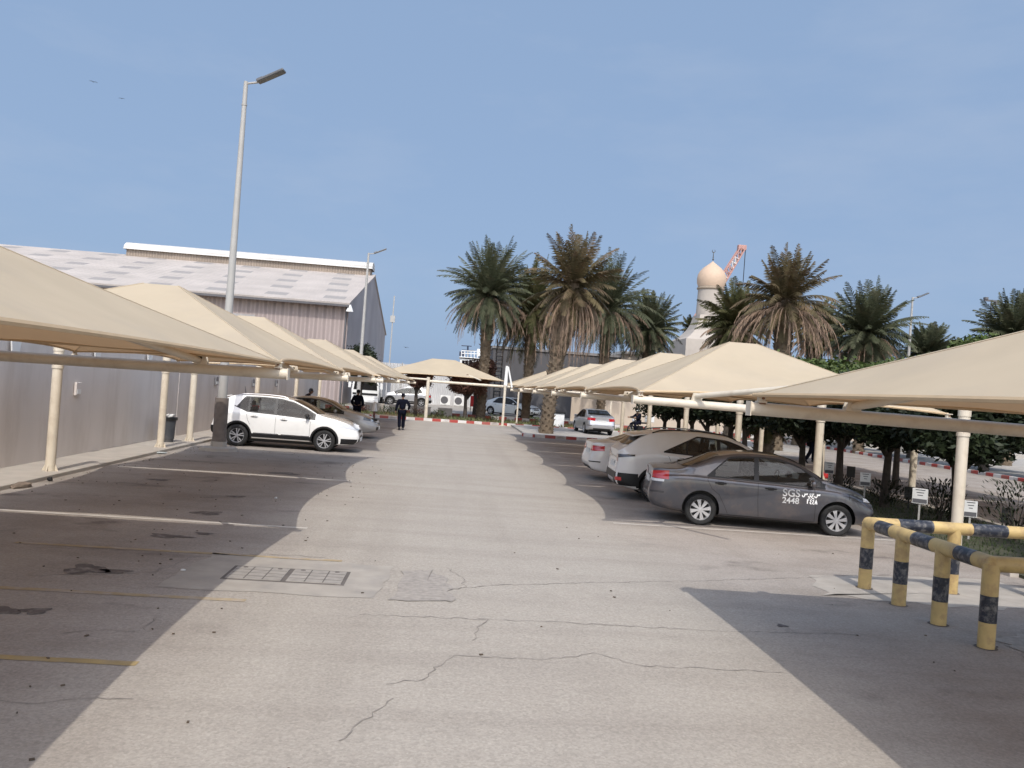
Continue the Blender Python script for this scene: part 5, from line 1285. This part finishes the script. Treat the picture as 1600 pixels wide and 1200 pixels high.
QAS = dict(L=4.33, W=1.78, ra=.76, fa=3.40, R=.335, paint=p_white, spokes=5, cladm=True, sill=.26, cladh=.17, archw=.05, tum=.40, lowr=.36, mirm=M['dark'], chromesill=[(1.25, 2.0), (2.08, 2.95)],
    top=[(0, 1.02), (.04, 1.12), (.14, 1.26), (.34, 1.49), (.5, 1.56), (.9, 1.60), (1.5, 1.615), (2.0, 1.595), (2.4, 1.52), (2.8, 1.35), (3.15, 1.16), (3.3, 1.10), (3.7, 1.03), (4.05, .93), (4.25, .82), (4.33, .68)],
    belt=[(0, .98), (.6, 1.09), (1.1, 1.06), (2.0, 1.02), (3.1, .95), (3.6, .90), (4.0, .80), (4.33, .58)], dlo=(.62, 3.08), bpil=[1.05, 1.86], rearrise=1.6, kick=(1.0, .35), ghead=.075,
    ws=(3.22, 2.42), rw_=(.10, .42), handles=[1.25, 2.14], mirror=2.86, rails=(.7, 2.2), railm=M['alloy'], antenna=.75, spoiler=.28,
    seams=[[(1.90, .42), (1.89, .75), (1.90, 1.02)], [(1.12, .70), (1.04, .85), (1.0, 1.05)], [(2.94, .42), (2.95, .9), (2.9, .97)]],
    ends=[('tail_lamp', .72, 1.16, c_(.84), c_(1.02), True, LR), ('bumper_cladding', -1.42, 1.42, c_(.36), c_(.60), True, M['dark']),
          ('headlamp', .66, 1.50, lin(.66, .80), lin(.80, .93), False, LW), ('grille', -.5, .5, c_(.62), c_(.76), False, M['dark']), ('grille_bar', -.12, .12, c_(.66), c_(.75), False, M['chrome']), ('bumper_cladding', -1.44, 1.44, c_(.27), c_(.44), False, M['dark']), ('lower_grille', -.62, .62, c_(.40), c_(.54), False, M['dark'])])
build_car('crossover', 'clean white crossover with silver wheels parked beside the street lamp on the left', 'car', QAS, (-7.13, 27.42, 0), R(0))
COR = dict(SED); COR.update(paint=p_pearl, L=4.62)
co = build_car('sedan', 'silver beige saloon parked behind the clean white crossover on the left', 'car', COR, (-7.55, 34.3, 0), R(0)); co.scale = (1.03,)*3
SUN = dict(SED); SUN.update(paint=p_silver, W=1.70)
co = build_car('sedan', 'silver saloon seen from behind beside the leaning palm island', 'car', SUN, (8.85, 48.4, .1), R(93))
SS = dict(QAS); SS.update(paint=p_silver, spokes=5, mirm=p_silver, chromesill=None)
build_car('crossover', 'silver crossover facing left behind the planting bed', 'car', SS, (-1.55, 73.4, .32), R(180))
WS = dict(SED); WS.update(paint=p_blue)
co = build_car('sedan', 'bluish white saloon with raised bonnet lines beyond the far kerb', 'car', WS, (3.0, 66.9, .3), R(-38)); 

# ================================================================ PEOPLE
def skin_mesh(name, verts, edges, radii, m_, parent=None, sub=2, root=0):
    me = bpy.data.meshes.new(name); me.from_pydata(verts, edges, []); o = bpy.data.objects.new(name, me); C.objects.link(o)
    sk = o.modifiers.new('s', 'SKIN'); sk.use_smooth_shade = True
    for i, r in enumerate(radii):
        d = me.skin_vertices[0].data[i]; d.radius = r if hasattr(r, '__len__') else (r, r); d.use_root = (i == root)
    sb = o.modifiers.new('u', 'SUBSURF'); sb.levels = sub; sb.render_levels = sub
    dg = bpy.context.evaluated_depsgraph_get(); nm = bpy.data.meshes.new_from_object(o.evaluated_get(dg)); bpy.data.objects.remove(o)
    nm.materials.clear(); nm.materials.append(m_); nm.polygons.foreach_set('use_smooth', [True]*len(nm.polygons))
    q = bpy.data.objects.new(name, nm); C.objects.link(q)
    if parent: q.parent = parent
    return q
def person(label, loc, rz, J, hat='cap', cloth='navy', glove=None, group=None):
    """J: joints dict in metres, facing -y; figure about 1.75 m"""
    t = thing('person', label, 'person', loc, rz, group)
    K = dict(pelvis=(0, 0, .95), waist=(0, 0, 1.10), chest=(0, .01, 1.33), neck=(0, 0, 1.48), head=(0, -.02, 1.62),
             hipL=(.10, 0, .90), kneeL=(.11, -.02, .50), ankL=(.11, 0, .09), toeL=(.12, -.15, .04),
             hipR=(-.10, 0, .90), kneeR=(-.11, -.02, .50), ankR=(-.11, 0, .09), toeR=(-.12, -.15, .04),
             shL=(.19, 0, 1.42), elL=(.25, .02, 1.14), wrL=(.27, -.04, .89), shR=(-.19, 0, 1.42), elR=(-.25, .02, 1.14), wrR=(-.27, -.04, .89))
    K.update(J)
    def build(names, edges, radii, nm, m_): 
        vs_ = [K[n] for n in names]; ed = [(names.index(a), names.index(b)) for a, b in edges]; return skin_mesh(nm, vs_, ed, radii, m_, t)
    N_ = ['pelvis', 'waist', 'chest', 'neck', 'head', 'hipL', 'kneeL', 'ankL', 'toeL', 'hipR', 'kneeR', 'ankR', 'toeR', 'shL', 'elL', 'wrL', 'shR', 'elR', 'wrR']
    E_ = [('pelvis', 'waist'), ('waist', 'chest'), ('chest', 'neck'), ('neck', 'head'), ('pelvis', 'hipL'), ('hipL', 'kneeL'), ('kneeL', 'ankL'), ('ankL', 'toeL'), ('pelvis', 'hipR'), ('hipR', 'kneeR'), ('kneeR', 'ankR'), ('ankR', 'toeR'),
          ('chest', 'shL'), ('shL', 'elL'), ('elL', 'wrL'), ('chest', 'shR'), ('shR', 'elR'), ('elR', 'wrR')]
    rb = [.13, .12, .14, .055, .05, .085, .055, .04, .035, .085, .055, .04, .035, .055, .04, .028, .055, .04, .028]
    body = build(N_, E_, rb, 'body', M['skin'])
    # head, hands joined to the body mesh
    bm = bmesh.new(); bm.from_mesh(body.data)
    h = Vector(K['head'])+Vector((0, 0, .02)); ret = bmesh.ops.create_uvsphere(bm, u_segments=20, v_segments=14, radius=1)
    for v in ret['verts']:
        x, y, z = v.co; wv = .075*(1-.18*max(0, -z)); v.co = h+Vector((x*wv, y*.095-(.012 if z < -.2 and y < 0 else 0)-(.018 if y < -.9 and abs(z) < .25 else 0), z*.115))
    def addtube(p0, p1, p2, r0, r1):
        s = MB(); s.tube([p0, p1, p2], [r0, (r0+r1)/2, r1], 7); vs_ = [bm.verts.new(v) for v in s.v]
        for f in s.f:
            try: bm.faces.new([vs_[i] for i in f])
            except Exception: pass
    addtube(h+Vector((0, -.090, .015)), h+Vector((0, -.108, -.01)), h+Vector((0, -.100, -.035)), .008, .014)     # nose
    for s in (-1, 1): addtube(h+Vector((s*.074, 0, .03)), h+Vector((s*.084, .01, 0)), h+Vector((s*.076, 0, -.03)), .012, .008)   # ears
    for w_, e_ in (('wrL', 'elL'), ('wrR', 'elR')):
        a = Vector(K[w_]); d = (a-Vector(K[e_])).normalized(); sd = d.cross(Vector((1, 0, 0))).normalized(); pn = d.cross(sd).normalized()
        addtube(a-d*.02, a+d*.05, a+d*.095, .027, .032)
        for k, (o_, l_) in enumerate(((-.027, .070), (-.009, .080), (.009, .075), (.027, .058))):
            b = a+d*.085+sd*o_; addtube(b, b+d*l_*.55+pn*.010, b+d*l_*.85+pn*.035, .0095, .0075)
        b = a+d*.03-sd*.03; addtube(b, b+d*.035-sd*.022, b+d*.07-sd*.020+pn*.01, .0115, .009)
    bm.to_mesh(body.data); bm.free(); body.data.polygons.foreach_set('use_smooth', [True]*len(body.data.polygons))
    # clothing follows the body
    CN = ['pelvis', 'waist', 'chest', 'shL', 'elL', 'wrL', 'shR', 'elR', 'wrR']; CE = [('pelvis', 'waist'), ('waist', 'chest'), ('chest', 'shL'), ('shL', 'elL'), ('elL', 'wrL'), ('chest', 'shR'), ('shR', 'elR'), ('elR', 'wrR')]
    build(CN, CE, [(.17, .15), (.155, .135), (.185, .15), .095, .075, .055, .095, .075, .055], 'shirt', M[cloth])
    TN = ['pelvis', 'hipL', 'kneeL', 'ankL', 'hipR', 'kneeR', 'ankR']; TE = [('pelvis', 'hipL'), ('hipL', 'kneeL'), ('kneeL', 'ankL'), ('pelvis', 'hipR'), ('hipR', 'kneeR'), ('kneeR', 'ankR')]
    build(TN, TE, [(.16, .145), .125, .092, .085, .125, .092, .085], 'trousers', M[cloth])
    nk = Vector(K['neck']); mb = MB(); mb.lathe([(.075, -.06), (.068, .0), (.07, .03)], nk, 16); mb.build('collar', M[cloth], t, smooth=True)
    for s in ('L', 'R'):
        a = Vector(K['ank'+s]); b = Vector(K['toe'+s]); d = (b-a); 
        mb = MB(); mb.tube([a-d*.35+Vector((0, 0, -.02)), a+Vector((0, 0, -.02)), a+d*.6+Vector((0, 0, -.005)), b+d*.25], [.042, .052, .046, .028], 12); mb.build('shoe', M['dark'], t, smooth=True)
    mb = MB()
    if hat == 'cap': mb.lathe([(.088, .02), (.092, .05), (.085, .10), (.05, .135), (.003, .145)], h+Vector((0, .008, -.0)), 20); mb.obox(h+Vector((0, -.13, .035)), (.07, 0, 0), (0, .055, -.012), (0, 0, .006)); mb.build('cap', M[cloth], t, smooth=True)
    else: mb.lathe([(.112, .015), (.108, .04), (.100, .09), (.065, .145), (.003, .162)], h, 22); mb.obox(h+Vector((0, -.12, .02)), (.06, 0, 0), (0, .035, -.008), (0, 0, .006)); mb.build('hard_hat', M['white'] if hat == 'white' else M['railblk'], t, smooth=True)
    mb = MB(); mb.lathe([(.060, -.06), (.080, -.02), (.083, .03)], h+Vector((0, .016, 0)), 16); mb.build('hair', M['dark'], t, smooth=True)
    if glove:
        a = Vector(K['wr'+glove]); d = (a-Vector(K['el'+glove])).normalized(); mb = MB(); mb.tube([a, a+d*.06, a+d*.15], [.036, .045, .03], 10); mb.build('glove', M['white'], t, smooth=True)
    return t
# walker seen from behind: he walks away (+y), figure faces -y so turn by pi
person('man in dark navy overalls and cap walking away down the lane', (-2.2, 41.3, 0), PI+R(6),
       dict(kneeL=(.10, .03, .50), ankL=(.09, .20, .13), toeL=(.09, .11, .04), kneeR=(-.10, -.10, .50), ankR=(-.10, -.12, .09), toeR=(-.10, -.28, .04), elR=(-.34, .04, 1.20), wrR=(-.30, -.12, 1.00), elL=(.27, .06, 1.15), wrL=(.30, .02, .90)), hat='cap')
person('man in navy overalls standing with his back turned behind the silver beige saloon', (-4.55, 43.2, 0), PI-R(10), dict(elL=(.30, .0, 1.15), wrL=(.30, -.18, 1.02), elR=(-.28, 0, 1.15), wrR=(-.24, -.16, .98)), hat='cap')
person('stooping man in dark helmet between the left cars and the grey wall', (-6.75, 40.6, 0), R(95), dict(waist=(0, -.03, 1.08), chest=(0, -.12, 1.30), neck=(0, -.20, 1.43), head=(0, -.27, 1.54), shL=(.19, -.13, 1.37), shR=(-.19, -.13, 1.37), elL=(.25, -.16, 1.10), elR=(-.25, -.16, 1.10), wrL=(.22, -.32, .92), wrR=(-.22, -.32, .92)), hat='hard')
person('person in dark clothes mid-stride on the second lot beyond the cream post', (16.45, 37.4, 0), R(100), dict(kneeL=(.11, -.22, .54), ankL=(.11, -.20, .13), toeL=(.11, -.34, .10), kneeR=(-.11, .10, .52), ankR=(-.11, .32, .16), toeR=(-.11, .22, .05)), hat='cap')

# ================================================================ MOTORCYCLE
mc_ = thing('motorcycle', 'dark motorcycle with white carrier box near the far right end of the lot', 'motorcycle', (12.0, 52.6, .1), R(205))
for x in (-.65, .65):
    wt = bpy.data.objects.new('wheel', None); C.objects.link(wt); wt.parent = mc_; wt.location = (x, 0, .31)
    mb = MB()
    pts = [(.26*math.cos(a), 0, .26*math.sin(a)) for a in np.linspace(0, 2*PI, 25)]; mb.tube(pts, .05, 8, caps=False); mb.build('tyre', M['tyre'], wt, smooth=True)
    mb = MB()
    for k in range(6): mb.tube([(0, 0, 0), (.23*math.cos(k*PI/3), 0, .23*math.sin(k*PI/3))], .012, 5)
    mb.build('spokes', M['alloy'], wt)
mb = MB(); mb.tube([(.65, 0, .31), (.45, 0, .85), (.40, 0, 1.0)], .03, 8); mb.tube([(.42, 0, .8), (-.1, 0, .45), (-.65, 0, .31)], .03, 8); mb.obox((.0, 0, .42), (.2, 0, 0), (0, .12, 0), (0, 0, .14)); mb.build('frame', M['dark'], mc_, bevel=.01)
mb = MB(); mb.lathe([(.001, -.26), (.10, -.22), (.15, 0), (.10, .2), (.001, .24)], seg=14, axis='y'); o = mb.build('fuel_tank', M['railblk'], mc_, smooth=True); o.rotation_euler = (0, 0, PI/2); o.location = (.15, 0, .78)
mb = MB(); mb.box(-.62, .02, -.13, .13, .70, .80); mb.build('seat', M['dark'], mc_, bevel=.04)
mb = MB(); mb.tube([(.34, -.34, 1.02), (.42, 0, 1.0), (.34, .34, 1.02)], .016, 8); mb.build('handlebar', M['dark'], mc_, smooth=True)
mb = MB(); mb.box(-.95, -.55, -.25, .25, .82, 1.22); mb.build('carrier_box', M['white'], mc_, bevel=.03)
mb = MB(); mb.lathe([(.001, .0), (.09, .02), (.09, .08), (.001, .1)], seg=14, axis='y'); o = mb.build('headlamp', LW, mc_, smooth=True); o.rotation_euler = (0, 0, -PI/2); o.location = (.48, 0, .9)
person('motorcycle rider in dark clothes and white helmet', (11.85, 52.55, .12), R(205)+PI/2, dict(pelvis=(0, .05, .78), waist=(0, .05, .93), chest=(0, 0, 1.15), neck=(0, -.03, 1.30), head=(0, -.06, 1.43), hipL=(.12, .0, .76), kneeL=(.24, -.38, .62), ankL=(.2, -.25, .28), toeL=(.2, -.38, .24), hipR=(-.12, .0, .76), kneeR=(-.24, -.38, .62), ankR=(-.2, -.25, .28), toeR=(-.2, -.38, .24),
       shL=(.19, 0, 1.24), shR=(-.19, 0, 1.24), elL=(.28, -.18, 1.06), elR=(-.28, -.18, 1.06), wrL=(.30, -.40, 1.05), wrR=(-.30, -.40, 1.05)), hat='white')

# ================================================================ TRUCK (front view)
tk = thing('truck', 'white light truck facing the camera behind the far bed at the left', 'truck', (-6.1, 62.6, .32), 0)
mb = MB(); mb.prism([(-.95, .35), (.95, .35), (1.0, 1.2), (.90, 2.0), (.82, 2.15), (-.82, 2.15), (-.90, 2.0), (-1.0, 1.2)], 0, 1.7); mb.build('cab', M['white'], tk, bevel=.05)
mb = MB(); mb.prism([(-.86, 1.22), (.86, 1.22), (.78, 1.92), (-.78, 1.92)], -.012, .02); mb.build('windscreen', M['screen'], tk)
mb = MB(); mb.box(-.9, .9, -.03, .01, .85, 1.0); mb.build('grille', M['dark'], tk)
for s in (-1, 1):
    mb = MB(); mb.box(s*.78-.13, s*.78+.13, -.03, .01, .68, .82); mb.build('headlamp', LW, tk, bevel=.01)
    mb = MB(); mb.box(s*1.15-.09, s*1.15+.09, -.05, .05, 1.35, 1.75); mb.tube([(s*.95, 0, 1.6), (s*1.15, 0, 1.7)], .02, 6); mb.build('mirror', M['white'], tk)
    for yy in (.8, 4.2):
        mb = MB(); mb.lathe([(.2, -.11), (.38, -.11), (.40, 0), (.38, .11), (.2, .11)], seg=24, axis='y'); o = mb.build('wheel', M['tyre'], tk, smooth=True); o.rotation_euler = (0, 0, PI/2); o.location = (s*.85, yy, .40)
mb = MB(); mb.box(-.98, .98, -.08, .02, .35, .55); mb.build('bumper', M['white'], tk, bevel=.02)
mb = MB(); mb.box(-1.05, 1.05, 1.85, 5.6, .75, 2.3); mb.build('cargo_box', M['fence'], tk, bevel=.02)
mb = MB(); mb.box(-.35, .35, .1, 5.5, .45, .7); mb.build('chassis', M['dark'], tk)

# ================================================================ SIGNS, POSTS, SMALL THINGS
GSG = 'small parking signs standing along the verge'
def sign(px, py, X, rz, label, dark=False, w_=.24, h_=.32, ground=.05):
    d = fw*FPX+ix*(px-800)+iy*(600-py); k = X/d.x; Y = d.y*k; z = CAMH+d.z*k
    t = thing('parking_sign', label, 'sign', (X, Y, ground), rz, GSG); z -= ground
    mb = MB(); mb.box(-.018, .018, -.03, .0, 0, z+h_*.3); mb.build('stake', M['poleg'] if not dark else M['dark'], t)
    mb = MB(); mb.box(-w_/2, w_/2, -.045, -.032, z-h_/2, z+h_/2); b = mb.build('board', M['boardw'] if not dark else M['dark'], t, bevel=.004)
    if not dark:
        mb = MB(); mb.box(-w_/2+.012, w_/2-.012, -.047, -.0455, z-h_/2+.015, z-h_/2+.10); mb.build('band', M['greyb'], b)
        mb = MB()
        for i in range(3): mb.box(-w_*.30+.02*i, w_*.32-.02*i, -.047, -.0455, z+.12-i*.055, z+.135-i*.055)
        mb.build('lettering', M['railblk'], b)
    return t
sign(1296, 731, 10.6, R(-25), 'white parking sign nearest the post behind the grey saloon bonnet')
sign(1352, 749, 10.3, R(-25), 'white parking sign just right of the black board behind the saloon bonnet')
sign(1438, 775, 10.0, R(-38), 'white parking sign turned sideways between the two mid verge trees', w_=.30)
sign(1516, 795, 10.4, R(-25), 'white parking sign right of the thick white post')
sign(1329, 737, 11.9, R(-10), 'black sign board left of the white one behind the saloon bonnet', True)
sign(1420, 770, 11.9, R(-10), 'black sign board close left of the sideways white sign', True)
sign(1573, 805, 11.9, R(-10), 'dark brown sign board near the right edge above the railing', True)
def cone(loc, label):
    t = thing('marker_post', label, 'marker post', loc)
    mb = MB(); mb.lathe([(.20, 0), (.20, .04), (.07, .05), (.06, .62)], seg=14); mb.build('stem', mat('marker_brown', (.16, .06, .05), .7), t, smooth=True)
    mb = MB(); mb.lathe([(.17, .60), (.15, .64), (.07, 1.10), (.05, 1.12)], seg=16); mb.build('sleeve', M['white'], t, smooth=True)
cone((-4.05, 47.5, 0), 'white topped marker post left of the walking man at the bay edge')
rb_ = thing('notice_board', 'bright red board with white panel behind the far bed', 'board', (2.15, 63.5, .32))
mb = MB(); mb.box(-.55, .5, -.03, 0, .55, 1.35); mb.build('panel', M['red'], rb_, bevel=.01)
mb = MB(); mb.box(-.12, .10, -.045, -.031, .2, .95); mb.build('white_strip', M['white'], rb_)
for x in (-.5, .45):
    mb = MB(); mb.box(x-.03, x+.03, .001, .05, 0, 1.3); mb.build('leg', M['poleg'], rb_)
for i, (x, y) in enumerate([(-.35, 82.6), (1.0, 82.6)]):
    t = thing('air_conditioner', ['outdoor air conditioning unit with round fan at the white fence', 'outdoor air conditioning unit nearer the red board at the white fence'][i], 'air conditioner', (x, y, .32), 0, 'outdoor units at the white fence')
    mb = MB(); mb.box(-.5, .5, 0, .4, .1, 1.0); mb.build('casing', M['white'], t, bevel=.02)
    mb = MB(); mb.lathe([(.001, -.02), (.30, -.02), (.36, -.005)], (-.08, 0, .55), 20, 'y', caps=False); mb.build('fan_grille', M['greyb'], t)
GB = 'pale concrete blocks behind the far kerb'
for i, (x, y, w_) in enumerate([(-5.0, 58.9, 1.3), (-3.5, 58.7, 1.1), (-1.9, 58.8, 1.4), (-.2, 58.9, 1.0)]):
    mb = MB(); mb.box(-w_/2, w_/2, -.2, .2, 0, .62); tag(mb.build('concrete_block', M['concrete'], bevel=.03, loc=(x, y, .12)), ['leftmost pale block of the row behind the far bed', 'pale block left behind the walking man', 'pale block under the silver crossover front wheel', 'rightmost pale block by the far frame post'][i], 'concrete block', GB)
wbx = thing('utility_box', 'white utility box with dark lid right of the leaning palm trunk', 'utility box', (7.2, 56.0, .12))
mb = MB(); mb.box(-.5, .5, 0, .6, 0, .85); mb.build('casing', M['white'], wbx, bevel=.02); mb = MB(); mb.box(-.55, .55, -.05, .65, .86, .98); mb.build('lid', M['dark'], wbx)
# power line poles are absent; birds in the sky
def bird(px, py, Y, s, label):
    q = at(px, py, Y); t = thing('bird', label, 'bird', tuple(q), R(random.uniform(-40, 40)), 'birds in the sky')
    mb = MB(); mb.lathe([(.001, -.22*s), (.045*s, -.1*s), (.06*s, .02*s), (.03*s, .14*s), (.001, .2*s)], seg=10, axis='y'); mb.build('body', M['dark'], t, smooth=True)
    for sg in (-1, 1):
        mb = MB(); P_ = [[(sg*.03*s, -.07*s, .01), (sg*.03*s, .07*s, .01)], [(sg*.25*s, -.04*s, .10*s), (sg*.25*s, .09*s, .10*s)], [(sg*.52*s, .02*s, .03*s), (sg*.50*s, .09*s, .03*s)]]
        mb.grid(P_); mb.grid([[(a[0], a[1], a[2]-.012) for a in r] for r in P_]); mb.build('wing', M['dark'], t)
bird(146, 128, 60, .5, 'upper of the two tiny birds high in the left sky'); bird(190, 154, 60, .38, 'lower of the two tiny birds high in the left sky'); bird(634, 543, 80, .6, 'tiny bird low in the sky right of the warehouse')
mb = MB(); mb.prism([(-.22, 0), (.22, 0), (.16, .20), (-.1, .26), (-.2, .16)], -.12, .12); q = gp(1284, 749); tag(mb.build('red_cover', M['red'], bevel=.04, loc=(q.x, q.y, .05)), 'red crumpled cover lying at the verge edge beside the cream post', 'cover')
